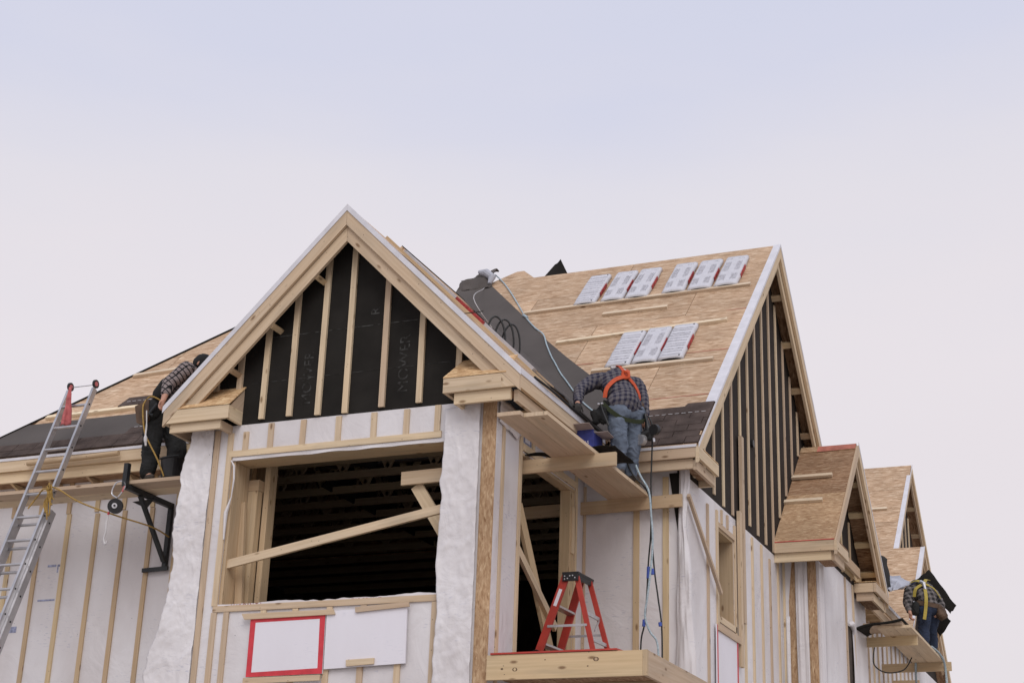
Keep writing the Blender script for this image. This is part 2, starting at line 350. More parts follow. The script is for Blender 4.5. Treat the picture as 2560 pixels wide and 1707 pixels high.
# ------------------------------------------------------------------ mesh helpers
class MB:
    """collects solids with a UV map in metres, u along the grain"""
    def __init__(s):
        s.v, s.f, s.uv, s.mi = [], [], [], []
    def _face(s, pts, uvs, mi=0):
        i = len(s.v)
        s.v += [tuple(p) for p in pts]
        s.f.append(tuple(range(i, i + len(pts))))
        s.uv.append(uvs); s.mi.append(mi)
    def prism(s, pts, t, eu=None, mi=0, side_mi=None):
        """polygon pts extruded by vector t"""
        pts = [Vector(p) for p in pts]; t = Vector(t)
        nrm = Vector((0, 0, 0))
        for a, b in zip(pts, pts[1:] + pts[:1]): nrm += a.cross(b)
        if nrm.dot(t) > 0: pts = pts[::-1]          # bottom face must look away from t
        if eu is None:
            eu = max(((b - a) for a, b in zip(pts, pts[1:] + pts[:1])), key=lambda e: e.length)
        eu = Vector(eu).normalized()
        ev = t.normalized().cross(eu)
        off = Vector((random.uniform(0, 50), random.uniform(0, 50)))
        uvf = lambda p: (p.dot(eu) + off.x, p.dot(ev) + off.y)
        top = [p + t for p in pts]
        s._face(pts, [uvf(p) for p in pts], mi)
        s._face(top[::-1], [uvf(p) for p in top[::-1]], mi)
        sm = mi if side_mi is None else side_mi
        for i in range(len(pts)):
            j = (i + 1) % len(pts)
            a, b = pts[i], pts[j]
            q = [b, a, top[i], top[j]]
            e = (b - a)
            L = t.length
            if abs(e.normalized().dot(eu)) > .5:
                uvs = [(b.dot(eu) + off.x, off.y + 7), (a.dot(eu) + off.x, off.y + 7), (a.dot(eu) + off.x, off.y + 7 + L), (b.dot(eu) + off.x, off.y + 7 + L)]
            else:
                uvs = [(off.x + 3 + L * .2, b.dot(ev) + off.y), (off.x + 3 + L * .2, a.dot(ev) + off.y), (off.x + 3, a.dot(ev) + off.y), (off.x + 3, b.dot(ev) + off.y)]
            s._face(q, uvs, sm)
        return s
    def box(s, lo, hi, mi=0):
        x0, y0, z0 = lo; x1, y1, z1 = hi
        d = [x1 - x0, y1 - y0, z1 - z0]
        k = d.index(min(d))
        if k == 0: return s.prism([(x0, y0, z0), (x0, y1, z0), (x0, y1, z1), (x0, y0, z1)], (d[0], 0, 0), mi=mi)
        if k == 1: return s.prism([(x0, y0, z0), (x1, y0, z0), (x1, y0, z1), (x0, y0, z1)], (0, d[1], 0), mi=mi)
        return s.prism([(x0, y0, z0), (x1, y0, z0), (x1, y1, z0), (x0, y1, z0)], (0, 0, d[2]), mi=mi)
    def board(s, p0, p1, w, t, up=(0, 0, 1), mi=0):
        """bar from p0 to p1; w across (towards up), t thick"""
        p0, p1 = Vector(p0), Vector(p1)
        d = (p1 - p0).normalized()
        u = Vector(up); u = (u - d * u.dot(d)).normalized()
        k = d.cross(u)
        if w >= t:
            a, h, tt = u * w * .5, k * t * -.5, k * t
        else:
            a, h, tt = k * t * .5, u * w * -.5, u * w
        return s.prism([p0 - a + h, p1 - a + h, p1 + a + h, p0 + a + h], tt, eu=d, mi=mi)
    def tube(s, pts, r, seg=8, mi=0, cap=True):
        pts = [Vector(p) for p in pts]
        rs = r if isinstance(r, (list, tuple)) else [r] * len(pts)
        ref = Vector((0.31, 0.17, 0.93))
        rings, L = [], 0.0
        for i, p in enumerate(pts):
            d = (pts[min(i + 1, len(pts) - 1)] - pts[max(i - 1, 0)]).normalized()
            if abs(d.dot(ref)) > .95: ref = Vector((.9, .3, .1))
            a = (ref - d * ref.dot(d)).normalized(); b = d.cross(a)
            rings.append([p + (a * math.cos(2 * math.pi * k / seg) + b * math.sin(2 * math.pi * k / seg)) * rs[i] for k in range(seg)])
        for i in range(len(pts) - 1):
            L2 = L + (pts[i + 1] - pts[i]).length
            for k in range(seg):
                k2 = (k + 1) % seg
                s._face([rings[i][k], rings[i][k2], rings[i + 1][k2], rings[i + 1][k]],
                        [(L, k * .01), (L, k * .01 + .01), (L2, k * .01 + .01), (L2, k * .01)], mi)
            L = L2
        if cap:
            s._face(rings[0][::-1], [(0, 0)] * seg, mi); s._face(rings[-1], [(0, 0)] * seg, mi)
        return s
    def cyl(s, c, axis, r, h, seg=24, mi=0):
        c, a = Vector(c), Vector(axis).normalized()
        return s.tube([c - a * h * .5, c + a * h * .5], r, seg, mi)
    def sheet(s, P, nu, nv, fn=None, mi=0, thick=0.0):
        """grid between four corners P[0] P[1] (u) P[3] P[2] (v); fn(u,v) -> offset vector"""
        P = [Vector(p) for p in P]
        g = []
        for j in range(nv + 1):
            for i in range(nu + 1):
                u, v = i / nu, j / nv
                p = (P[0] * (1 - u) + P[1] * u) * (1 - v) + (P[3] * (1 - u) + P[2] * u) * v
                if fn: p = p + Vector(fn(u, v))
                g.append(p)
        nrm = (P[1] - P[0]).cross(P[3] - P[0]).normalized()
        W, H = (P[1] - P[0]).length, (P[3] - P[0]).length
        base = len(s.v)
        s.v += [tuple(p) for p in g]
        def idx(i, j): return base + j * (nu + 1) + i
        for j in range(nv):
            for i in range(nu):
                s.f.append((idx(i, j), idx(i + 1, j), idx(i + 1, j + 1), idx(i, j + 1)))
                s.uv.append([(i / nu * W, j / nv * H), ((i + 1) / nu * W, j / nv * H), ((i + 1) / nu * W, (j + 1) / nv * H), (i / nu * W, (j + 1) / nv * H)])
                s.mi.append(mi)
        if thick:
            b2 = len(s.v)
            s.v += [tuple(p - nrm * thick) for p in g]
            k = b2 - base
            for j in range(nv):
                for i in range(nu):
                    s.f.append((idx(i, j) + k, idx(i, j + 1) + k, idx(i + 1, j + 1) + k, idx(i + 1, j) + k))
                    s.uv.append([(0, 0)] * 4); s.mi.append(mi)
            edge = [idx(i, 0) for i in range(nu + 1)] + [idx(nu, j) for j in range(1, nv + 1)] + [idx(i, nv) for i in range(nu - 1, -1, -1)] + [idx(0, j) for j in range(nv - 1, 0, -1)]
            for a, b in zip(edge, edge[1:] + edge[:1]):
                s.f.append((b, a, a + k, b + k)); s.uv.append([(0, 0)] * 4); s.mi.append(mi)
        return s

def wloc(o):
    v = Vector((0, 0, 0))
    while o is not None:
        v += o.location; o = o.parent
    return v

def build(mb, name, mats, parent=None, smooth=False, label=None):
    me = bpy.data.meshes.new(name)
    off = wloc(parent)
    me.from_pydata([tuple(Vector(p) - off) for p in mb.v], [], mb.f)
    uvl = me.uv_layers.new(name='UVMap')
    k = 0
    flat = [c for fu in mb.uv for c in fu]
    for i, c in enumerate(flat): uvl.data[i].uv = c
    if not isinstance(mats, (list, tuple)): mats = [mats]
    for m in mats: me.materials.append(M[m] if isinstance(m, str) else m)
    for p, mi in zip(me.polygons, mb.mi):
        p.material_index = mi; p.use_smooth = smooth
    me.update()
    o = bpy.data.objects.new(name, me)
    COL.objects.link(o)
    if parent is not None: o.parent = parent
    if label: o['label'] = label
    return o

def thing(name, label, cat, loc=(0, 0, 0), group=None):
    o = bpy.data.objects.new(name, None)
    o.empty_display_size = .2
    COL.objects.link(o)
    o.location = loc
    tag(o, label, cat, group)
    return o

def tag(o, label, cat, group=None):
    o['label'] = label; o['category'] = cat
    if group: o['group'] = group
    return o

def recenter(o, c):
    """move the origin of a one-mesh thing to c without moving it"""
    c = Vector(c)
    o.data.transform(Matrix.Translation(-c)); o.location = c
    return o

def clip(poly, a, b, c):
    """keep the part of a 2-D polygon with a*x + b*y <= c"""
    out = []
    for i in range(len(poly)):
        p, q = poly[i], poly[(i + 1) % len(poly)]
        dp, dq = a * p[0] + b * p[1] - c, a * q[0] + b * q[1] - c
        if dp <= 1e-9: out.append(p)
        if (dp < -1e-9 and dq > 1e-9) or (dp > 1e-9 and dq < -1e-9):
            t = dp / (dp - dq)
            out.append((p[0] + (q[0] - p[0]) * t, p[1] + (q[1] - p[1]) * t))
    return out
def clip_rect(poly, x0, x1, y0, y1):
    for k in ((-1, 0, -x0), (1, 0, x1), (0, -1, -y0), (0, 1, y1)):
        poly = clip(poly, *k)
        if len(poly) < 3: return []
    return poly

class Plane:
    """a roof slope: (u, s) = along the eave, up the slope; h above the surface"""
    def __init__(s, o, eu, es, n):
        s.o, s.eu, s.es, s.n = Vector(o), Vector(eu).normalized(), Vector(es).normalized(), Vector(n).normalized()
    def __call__(s, u, v, h=0.0): return s.o + s.eu * u + s.es * v + s.n * h
    def slab(s, mb, poly, h0, h1, mi=0, grain=None):
        return mb.prism([s(u, v, h0) for u, v in poly], s.n * (h1 - h0), eu=grain or s.eu, mi=mi)

def text_obj(txt, name, size, origin, ex, ey, mat, parent, ext=.0006, label=None):
    cu = bpy.data.curves.new(name, 'FONT'); cu.body = txt; cu.size = size; cu.extrude = ext
    tmp = bpy.data.objects.new(name, cu); COL.objects.link(tmp)
    dg = bpy.context.evaluated_depsgraph_get()
    me = bpy.data.meshes.new_from_object(tmp.evaluated_get(dg))
    bpy.data.objects.remove(tmp)
    ex, ey = Vector(ex).normalized(), Vector(ey).normalized()
    mt = Matrix((ex, ey, ex.cross(ey))).transposed().to_4x4()
    mt.translation = Vector(origin) - wloc(parent)
    me.transform(mt)
    me.materials.clear(); me.materials.append(M[mat])
    o = bpy.data.objects.new(name, me); COL.objects.link(o); o.parent = parent
    if label: o['label'] = label
    return o

GZ = -4.70
def setting(o): o['kind'] = 'structure'; return o

# ------------------------------------------------------------------ ground
mb = MB()
mb.prism([(-900, -900, GZ - .2), (900, -900, GZ - .2), (900, 900, GZ - .2), (-900, 900, GZ - .2)], (0, 0, .2))
setting(build(mb, 'ground', 'ground'))

# ================================================================== TOWNHOUSE
H = thing('townhouse', 'unfinished townhouse in white wrap with a black front gable and bare board roofs', 'house', (-1.7, 0, GZ))

def wall(mb_boxes, mat='wrap', name='wall'):
    m = MB()
    for lo, hi in mb_boxes: m.box(lo, hi)
    return build(m, name, mat, H)

# ---- front bay wall with its big opening
OX0, OX1, OZ0, OZ1 = -3.06, -0.53, 0.0, 1.59
front = wall([((-3.44, 0, GZ), (OX0, .14, 1.944)), ((OX1, 0, GZ), (0, .14, 1.944)), ((OX0, 0, GZ), (OX1, .14, OZ0)), ((OX0, 0, OZ1), (OX1, .14, 1.944))])
# header underside and jamb lining in bare wood
build(MB().box((OX0 + .004, .012, OZ1 - .04), (OX1 - .004, .30, OZ1 - .003)), 'header', 'lumber_tan', front)
build(MB().box((OX0 + .003, .012, OZ0), (OX0 + .045, .30, OZ1 - .043)), 'jamb', 'lumber_tan', front)
build(MB().box((OX1 - .045, .012, OZ0), (OX1 - .003, .18, OZ1 - .043)), 'jamb', 'lumber_tan', front)
build(MB().box((OX0 + .003, .012, OZ0 - .002), (OX1 - .003, .20, OZ0 + .006)), 'sill', 'lumber_tan', front)
# battens on the front wall
def vbatten(x, z0, z1, w=.064, par=front, y0=-.019, y1=-.001, mat='lumber'):
    x += random.uniform(-.004, .004)
    t = random.uniform(-.006, .006)
    return build(MB().prism([(x - w / 2, y0, z0), (x + w / 2, y0, z0), (x + w / 2 + t, y0, z1), (x - w / 2 + t, y0, z1)], (0, y1 - y0, 0), eu=(0, 0, 1)), 'batten', mat, par)
for x in (-2.90, -2.60, -2.21, -1.79, -1.37, -1.0): vbatten(x, 1.661, 1.86 if x < -2.8 else 1.93)
vbatten(-.655, 1.665, 1.94)
build(MB().board((-3.09, -.010, 1.626), (-.60, -.010, 1.630), .066, .019), 'batten', 'lumber', front)     # over the opening
build(MB().board((-3.10, -.010, -.027), (-.53, -.010, -.025), .062, .019), 'batten', 'lumber', front)     # under the sill
vbatten(-3.255, GZ, 1.90); vbatten(-3.085, .006, 1.86); vbatten(-3.085, GZ, -.062); vbatten(-2.935, GZ, -.062, .062)
for x in (-2.50, -2.12, -1.73, -1.345, -.945): vbatten(x, GZ, -.062)
vbatten(-.575, GZ, -.062, .07)
# torn wrap along the edges of the opening
build(MB().sheet([(-3.05, -.004, 1.592), (-.56, -.004, 1.592), (-.56, -.004, 1.556), (-3.05, -.004, 1.556)], 60, 3,
      lambda u, v: (0, -.006 * math.sin(u * 31) * v, -.012 * v * (noise.noise((u * 9, 0, 3)) + .3)), thick=.0015), 'wrap_edge', 'wrap', front)
build(MB().sheet([(-3.06, -.003, -.005), (-.55, -.003, -.005), (-.55, -.003, .035), (-3.06, -.003, .035)], 80, 3,
      lambda u, v: (0, .01 * v * noise.noise((u * 14, 1, 0)), v * .020 * noise.noise((u * 5, 5, 1)) - .012 * v + v * .010 * noise.noise((u * 30, 2, 1))), thick=.0015), 'wrap_edge', 'wrap', front)
text_obj('TAR BDAN T', 'print', .058, (-1.50, -.0065, -.028), (1, 0, 0), (0, 0, 1), 'red_faded', front)
text_obj('/ / / II DAN T /', 'print', .06, (-2.90, -.0065, -.022), (1, 0, 0), (0, 0, 1), 'red_faded', front)
# flapping strip at the left jamb
build(MB().tube([(-3.045, -.03, 1.55), (-2.99, -.05, 1.48), (-2.975, -.05, 1.33), (-3.0, -.03, 1.15), (-3.05, -.03, .98), (-3.05, -.02, .70)], [.006, .012, .010, .006, .022, .008], 6), 'torn_strip', 'wrap', front)
build(MB().box((-3.118, -.0036, .18), (-3.062, -.0012, .33)).box((-3.118, -.0036, .02), (-3.062, -.0012, .05)), 'stripe', 'orange_ink', front)
build(MB().box((-3.118, -.0038, .06), (-3.062, -.0012, .172)), 'stripe', 'blue_ink', front)
# bare strand board strip on the corner
build(MB().box((-.152, -.006, GZ), (-.002, -.0005, 1.98)), 'sheathing_strip', 'osb_brown', front)

# loose, quilted curtains of wrap: right pier and left corner
def quilt(u, v, W, Hh, seed, amp):
    p = Vector((u * W, v * Hh, seed))
    d = noise.voronoi(p * 9.0)[0]
    return amp * (.8 - d[0] * 1.3) + amp * 1.3 * noise.noise(p * 2.3) + amp * .5 * noise.noise(p * 24)
def folds(x, y, k):
    w = .3 * noise.noise((x * 3, y * 3, k))
    a = (1 - abs(noise.noise((x * 5 + y * 2.0 + w, y * 1.8 - x * 3, k)))) ** 5
    b = (1 - abs(noise.noise((x * 6 - y * 2.6 + w, y * 2.2 + x * 3, k + 5)))) ** 5
    c_ = (1 - abs(noise.noise((x * 13 + y * 4, y * 7 - x * 5, k + 9)))) ** 6
    return .009 * a + .007 * b + .005 * c_
def curtain_r(u, v):
    q = quilt(u, v, .4, 6.6, 3.0, .007) + folds(u * .4, v * 6.6, 4)
    edge = (1 - u)
    return (edge * (.05 * noise.noise((v * 11, 2, 0)) + .022 * noise.noise((v * 40, 2, 4)) - .015 + (.07 * max(0, .12 - v) / .12)) , -.035 - abs(q) - .03 * edge, .03 * (1 - u) * noise.noise((v * 7, 9, 9)))
P_ = [(-.155, -.005, GZ), (-.51, -.005, GZ), (-.53, -.005, 1.86), (-.165, -.005, 1.93)]
build(MB().sheet([P_[1], P_[0], P_[3], P_[2]], 26, 300, lambda u, v: curtain_r(u, v), thick=.002), 'loose_wrap', 'wrap_loose', front, True)
def curtain_l(u, v):
    q = quilt(u, v, .5, 6.6, 8.0, .007) + folds(u * .5, v * 6.6, 9)
    edge = (1 - u)
    z = GZ + v * 6.65
    bulge = .11 * math.exp(-((z + 1.0) / 1.0) ** 2) + .10 * math.exp(-((z + .55) / .35) ** 2)
    return (edge * (-bulge - .05 * noise.noise((z * 1.9, 2, 7)) - .028 * noise.noise((z * 6, 2, 4)) - .02 * noise.noise((z * 15, 2, 4)) + (.16 * max(0, z - 1.55))), -.02 - abs(q) - .07 * edge * (1 + .6 * noise.noise((z * 1.4, 3, 3))), 0)
build(MB().sheet([(-3.60, .0, GZ), (-3.29, .0, GZ), (-3.29, .0, 1.96), (-3.60, .0, 1.96)], 26, 300, curtain_l, thick=.002), 'loose_wrap', 'wrap_loose', front, True)
# wrap that hangs off the back of the left corner, and the bay's hidden left side
side_l = wall([((-3.45, .145, GZ), (-3.34, 1.0, 2.16))])
build(MB().box((-3.338, .145, -.8), (-3.332, 1.0, 2.1)), 'lining', 'osb_gold', side_l)
for y in (.33, .62, .93): build(MB().box((-3.33, y, -.8), (-3.22, y + .04, 2.0)), 'stud', 'lumber_tan', side_l)
# studs and posts inside the left of the opening
build(MB().box((-3.015, .305, -.8), (-2.895, .40, 1.30)), 'post', 'lumber_tan', front)
build(MB().box((-2.885, .41, -.8), (-2.82, .55, 1.95)), 'post', 'lumber_tan', front)
build(MB().box((-3.16, .305, 1.303), (-2.89, .42, 1.42)), 'header', 'lumber_tan', front)
build(MB().board((-3.02, .22, 1.15), (-2.93, .24, -.35), .085, .038, (1, 0, 0)), 'brace', 'lumber_tan', front)
build(MB().board((-3.03, .055, .45), (-.40, .055, .905), .088, .038), 'brace', 'lumber', front)
build(MB().board((-1.165, .28, 1.285), (-.30, .28, 1.30), .14, .038), 'brace', 'lumber', front)
build(MB().board((-1.02, .34, 1.22), (-.42, .34, .30), .13, .038, (1, 0, 0)), 'brace', 'lumber', front)
build(MB().board((-.50, .36, .99), (-.14, .36, .75), .088, .038), 'brace', 'lumber_tan', front)

# ---- gable: black felt above the bay
GX, GA = -1.725, 4.22
gab = build(MB().prism([(-3.44, .0, 1.947), (0, .0, 1.947), (0, .0, 2.40), (GX, .0, 4.10), (-3.44, .0, 2.40)], (0, .12, 0)), 'gable_wall', 'felt', H)
for x, z0 in ((-3.33, 2.0), (-3.035, 1.99), (-2.725, 1.985), (-2.39, 1.985), (-2.05, 1.965), (-1.72, 1.955), (-1.30, 1.98), (-.87, 1.985), (-.44, 2.0)):
    zt = GA - abs(x - GX) - .16
    vbatten(x, z0, zt, .064, gab, -.032, -.001)
for k, (x, z) in enumerate(((-3.33, 2.8), (-2.6, 2.9))): pass
build(MB().box((-3.3, -.0018, 2.905), (-.2, -.0005, 2.915)), 'chalk_line', 'chalk', gab)
build(MB().box((-2.9, -.0018, 2.40), (-.4, -.0005, 2.405)), 'chalk_line', 'chalk', gab)
# faint printed letters running up the felt
text_obj('MOWER', 'print', .17, (-1.02, -.0015, 2.12), (0, 0, 1), (-1, 0, 0), 'chalk', gab, .0004)
text_obj('MOWER', 'print', .16, (-2.16, -.0015, 2.10), (0, 0, 1), (-1, 0, 0), 'chalk', gab, .0004)
text_obj('R', 'print', .15, (-1.40, -.0015, 3.02), (0, 0, 1), (-1, 0, 0), 'chalk', gab, .0004)

# ---- rake boards of the bay gable
def rake_poly(off_top, off_bot, xl, xr):
    """band between two chevrons under the ridge, right and left halves, in the XZ plane"""
    r = [(GX, GA - off_top), (xr, GA - off_top - (xr - GX)), (xr, GA - off_bot - (xr - GX)), (GX, GA - off_bot)]
    l = [(GX, GA - off_top), (xl, GA - off_top - (GX - xl)), (xl, GA - off_bot - (GX - xl)), (GX, GA - off_bot)]
    return r, l
def xz(mb_, poly, y, t, eu): return mb_.prism([(x, y, z) for x, z in poly], (0, t, 0), eu=eu)
r, l = rake_poly(.062, .232, -3.795, .345)
r = [(x + .0015, z) for x, z in r]
build(xz(MB(), r, -.28, .038, (1, 0, -1)), 'rake_board', 'lumber', H)
l2 = clip(l, -1, 0, 3.795)
build(xz(MB(), [(x - .0015, z) for x, z in l], -.28, .038, (1, 0, 1)), 'rake_board', 'lumber', H)
r, l = rake_poly(.236, .405, -3.6, .3)
r = clip([(x + .0015, z) for x, z in r], 0, -1, -2.125)
l = clip([(x - .0015, z) for x, z in l], 0, -1, -2.115)
build(xz(MB(), r, -.241, .038, (1, 0, -1)), 'rake_board', 'lumber', H)
build(xz(MB(), l, -.241, .038, (1, 0, 1)), 'rake_board', 'lumber', H)
r, l = rake_poly(.0, .074, -3.81, .36)
build(xz(MB(), [(x + .0008, z + .008) for x, z in r], -.289, .007, (1, 0, -1)), 'drip_edge', 'drip', H)
build(xz(MB(), [(x - .0008, z + .008) for x, z in l], -.289, .007, (1, 0, 1)), 'drip_edge', 'drip', H)
for sgn in (-1,):
    for d in (.36, .86, 1.32):
        x = GX + sgn * d
        build(MB().board((x, -.20, GA - d - .395), (x, -.002, GA - d - .395), .060, .034, (1, 0, 1)), 'lookout', 'lumber_tan', H)

# ---- cornice return boxes at the feet of the front gable
def cornice_box(par, fx0, fx1, yb, zt=2.09, zb=1.945, z2=1.85, slope=.27, ins=(.07, .10), cover=None):
    lim = lambda z: GX - (GA - .234 - z)
    xa, xb = max(fx0, lim(zb)), max(fx0, lim(zt))
    c = build(MB().prism([(xa, -.28, zb), (fx1, -.28, zb), (fx1, -.28, zt), (xb, -.28, zt)], (0, .037, 0), eu=(1, 0, 0)), 'cornice_return', 'lumber', par)
    build(MB().box((fx0 + ins[0], -.242, z2), (fx1 - ins[1], -.205, zb - .002)), 'cornice_board', 'lumber', c)
    x0, x1 = cover or (fx0 + .18, fx1)
    build(MB().prism([(x0, -.285, zt + .003), (x1 + .012, -.285, zt + .003), (x1 + .012, -.003, zt + slope), (x0 + (.08 if cover else 0), -.003, zt + slope)], (0, .0, .014)), 'cornice_cover', 'osb_gold', c)
    return c
cl = cornice_box(H, -3.755, -2.975, 0, cover=(-3.62, -2.975), ins=(.035, .11))
build(MB().prism([(-2.977, -.241, 1.945), (-2.977, -.002, 1.945), (-2.977, -.002, 2.09), (-2.977, -.241, 2.09)], (-.036, 0, 0)), 'cornice_end', 'lumber', cl)
build(MB().prism([(-2.977, -.241, 2.092), (-2.977, -.003, 2.092), (-2.977, -.003, 2.345)], (-.02, 0, 0)), 'cornice_end', 'lumber', cl)
build(MB().box((-3.12, -.204, 1.85), (-3.084, -.002, 1.943)), 'cornice_end', 'lumber', cl)
build(MB().box((-3.72, -.204, 1.852), (-3.684, .60, 1.943)), 'cornice_board', 'lumber', cl)
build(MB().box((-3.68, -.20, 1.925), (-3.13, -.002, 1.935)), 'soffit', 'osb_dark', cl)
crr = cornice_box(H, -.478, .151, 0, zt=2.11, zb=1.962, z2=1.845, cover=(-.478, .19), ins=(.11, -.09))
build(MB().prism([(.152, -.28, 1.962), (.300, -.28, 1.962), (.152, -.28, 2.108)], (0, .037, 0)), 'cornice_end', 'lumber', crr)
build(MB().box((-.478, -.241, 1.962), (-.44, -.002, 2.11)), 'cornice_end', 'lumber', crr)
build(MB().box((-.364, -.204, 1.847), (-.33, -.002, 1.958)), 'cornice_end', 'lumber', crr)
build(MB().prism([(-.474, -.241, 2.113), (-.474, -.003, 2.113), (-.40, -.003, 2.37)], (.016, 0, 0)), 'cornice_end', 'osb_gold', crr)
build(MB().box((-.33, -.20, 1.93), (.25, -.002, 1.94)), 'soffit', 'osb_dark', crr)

# ---- eave boards
def fascia(lo, hi, mat='lumber'): return build(MB().box(lo, hi), 'fascia_board', mat, H)
fascia((.307, -.241, 1.955), (.345, 2.196, 2.09)); fascia((.262, -.203, 1.83), (.30, 2.236, 1.95))
fascia((-3.795, -.241, 1.945), (-3.757, .645, 2.085))
build(MB().box((.346, -.282, 2.088), (.353, 2.19, 2.152)), 'drip_edge', 'drip', H)
fascia((.347, 2.20, 1.858), (1.385, 2.238, 1.972)); fascia((.302, 2.24, 1.745), (1.345, 2.278, 1.855))
build(MB().box((.356, 2.190, 1.973), (1.40, 2.199, 2.003)), 'drip_edge', 'drip', H)
fascia((-7.60, .65, 1.902), (-3.80, .688, 2.03)); fascia((-7.55, .69, 1.775), (-3.75, .728, 1.90))
build(MB().box((-7.62, .641, 2.031), (-3.80, .649, 2.064)), 'drip_edge', 'drip', H)
tag_log = build(MB().tube([(-6.28, .585, 1.955), (-5.6, .583, 1.962), (-4.99, .585, 1.975)], .030, 12), 'round_rail', 'lumber_tan', H)
for k in range(7): build(MB().prism([(-7.2 + .55 * k, .73, 1.79), (-7.2 + .55 * k, .999, 1.79), (-7.2 + .55 * k, .999, 1.69)], (.038, 0, 0)), 'lookout', 'lumber_tan', H)
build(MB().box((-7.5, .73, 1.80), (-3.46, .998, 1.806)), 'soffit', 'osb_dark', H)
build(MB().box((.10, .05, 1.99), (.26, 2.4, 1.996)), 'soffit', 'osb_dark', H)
for k in range(4): build(MB().box((.003, .35 + .55 * k, 1.83), (.258, .39 + .55 * k, 1.92)), 'lookout', 'lumber_tan', H)

# ---- roof decks
SL = Plane((0, 2.2, 2.003), (1, 0, 0), (0, 1, 1), (0, -1, 1))                 # main front slope
BR = Plane((.345, -.28, 2.15), (0, 1, 0), (-1, 0, 1), (1, 0, 1))              # bay, right slope
BL = Plane((-3.795, -.28, 2.15), (0, 1, 0), (1, 0, 1), (-1, 0, 1))            # bay, left slope
LW = Plane((0, .65, 2.063), (1, 0, 0), (0, 1, 1), (0, -1, 1))                 # left wing

def deck(pl, poly, par, u0, s0, mat='osb', rows=None, panel=True, under='osb_dark', gap=.004):
    m = MB(); pl.slab(m, poly, -.030, -.0125)
    d = build(m, 'roof_deck', under, par)
    if panel:
        us = [p[0] for p in poly]; ss = [p[1] for p in poly]
        s = s0; k = 0
        while s < max(ss):
            u = u0 + (1.22 if k % 2 else 0)
            while u < max(us):
                q = clip_rect(poly, u + gap, u + 2.44 - gap, s + gap, s + 1.219 - gap)
                if q:
                    m = MB(); pl.slab(m, q, -.012, random.uniform(-.0008, .0012))
                    build(m, 'osb_panel', mat, d)
                u += 2.44
            s += 1.219; k += 1
    return d
main_poly = [(.36, .0), (1.40, .0), (1.40, 5.815), (-3.5, 5.815), (-3.5, 4.85), (-1.735, 3.11), (.36, .20)]
D1 = deck(SL, main_poly, H, -5.6, 0.0)
# red painted sheet edges and chalk lines on the deck
for s, u0, u1 in ((1.218, .55, 1.39), (2.437, .62, 1.39), (2.437, -.95, -.45), (3.656, 1.05, 1.38)):
    m = MB(); SL.slab(m, [(u0, s), (u1, s + .006), (u1, s + .022), (u0, s + .012)], .0013, .0020); build(m, 'painted_edge', 'pink_stain', D1)
bay_r_poly = [(0, 0), (2.60, 0), (4.67, 2.925), (0, 2.925)]
D2 = deck(BR, bay_r_poly, H, -1.1, 0.0)
bay_l_poly = [(0, 0), (1.02, 0), (3.07, 2.925), (0, 2.925)]
D3 = deck(BL, bay_l_poly, H, -1.1, 0.0)
lw_poly = [(-7.62, 0), (-3.81, 0), (-3.81, .14), (-2.6, 1.83), (-2.6, 4.03), (-4.77, 4.03)]
D4 = deck(LW, lw_poly, H, -8.1, -.32)
# slopes that only close the roof
def closing(pts, mat='osb_dark'): return build(MB().prism(pts, (0, 0, -.03)), 'roof_deck', mat, H)
closing([(-7.62, .65, 2.06), (-4.77, 3.50, 4.90), (-7.62, 6.35, 2.06)])
closing([(-7.62, 6.36, 2.06), (-4.77, 3.505, 4.90), (-2.6, 3.505, 4.90), (-2.6, 6.36, 2.06)])
closing([(-3.5, 6.325, 6.11), (1.40, 6.325, 6.11), (1.40, 10.44, 2.0), (-3.5, 10.44, 2.0)])
build(MB().prism([(-3.47, 2.6, 2.0), (-3.47, 10.4, 2.0), (-3.47, 6.32, 6.05)], (.02, 0, 0)), 'gable_wall', 'felt', H)
build(MB().prism([(-2.64, .9, 2.06), (-2.64, 6.1, 2.06), (-2.64, 3.5, 4.85)], (.02, 0, 0)), 'gable_wall', 'felt', H)
build(MB().prism([(-3.47, 2.42, 2.18), (.30, 2.42, 2.18), (.30, 2.5, 2.26), (-1.72, 4.5, 4.25), (-3.47, 5.6, 5.36)], (0, .02, -.02)), 'roof_deck', 'dark', H)  # added slab inside the attic, stops light leaking into the room
# thin dark edge of felt along the left hip and the ridge peak of strand board
hp = [LW(-7.62, 0, .004), LW(-4.77, 4.03, .004)]
build(MB().board(hp[0] + Vector((0, 0, .0)), hp[1], .02, .05, (0, 0, 1)), 'hip_felt', 'felt', D4)
m = MB(); SL.slab(m, [(-2.99, 5.82), (-2.30, 5.82), (-2.56, 6.16), (-2.68, 6.16)], -.012, 0); build(m, 'osb_panel', 'osb', D1)
build(MB().sheet([(-2.30, 6.5, 6.10), (-1.79, 6.5, 6.10), (-1.99, 6.62, 6.49), (-2.09, 6.60, 6.43)], 10, 8, lambda u, v: (0, .03 * math.sin(u * 3 + v), 0), thick=.006), 'felt_flap', 'felt', D1)
m = MB(); BR.slab(m, [(1.25, 2.62), (3.0, 2.55), (3.0, 2.99), (1.30, 2.985)], .010, .045); build(m, 'osb_panel', 'osb', D2)
m = MB(); BR.slab(m, [(1.30, 2.95), (3.0, 2.95), (3.0, 3.01), (1.33, 3.005)], .0455, .056); build(m, 'ridge_felt', 'felt', D2)
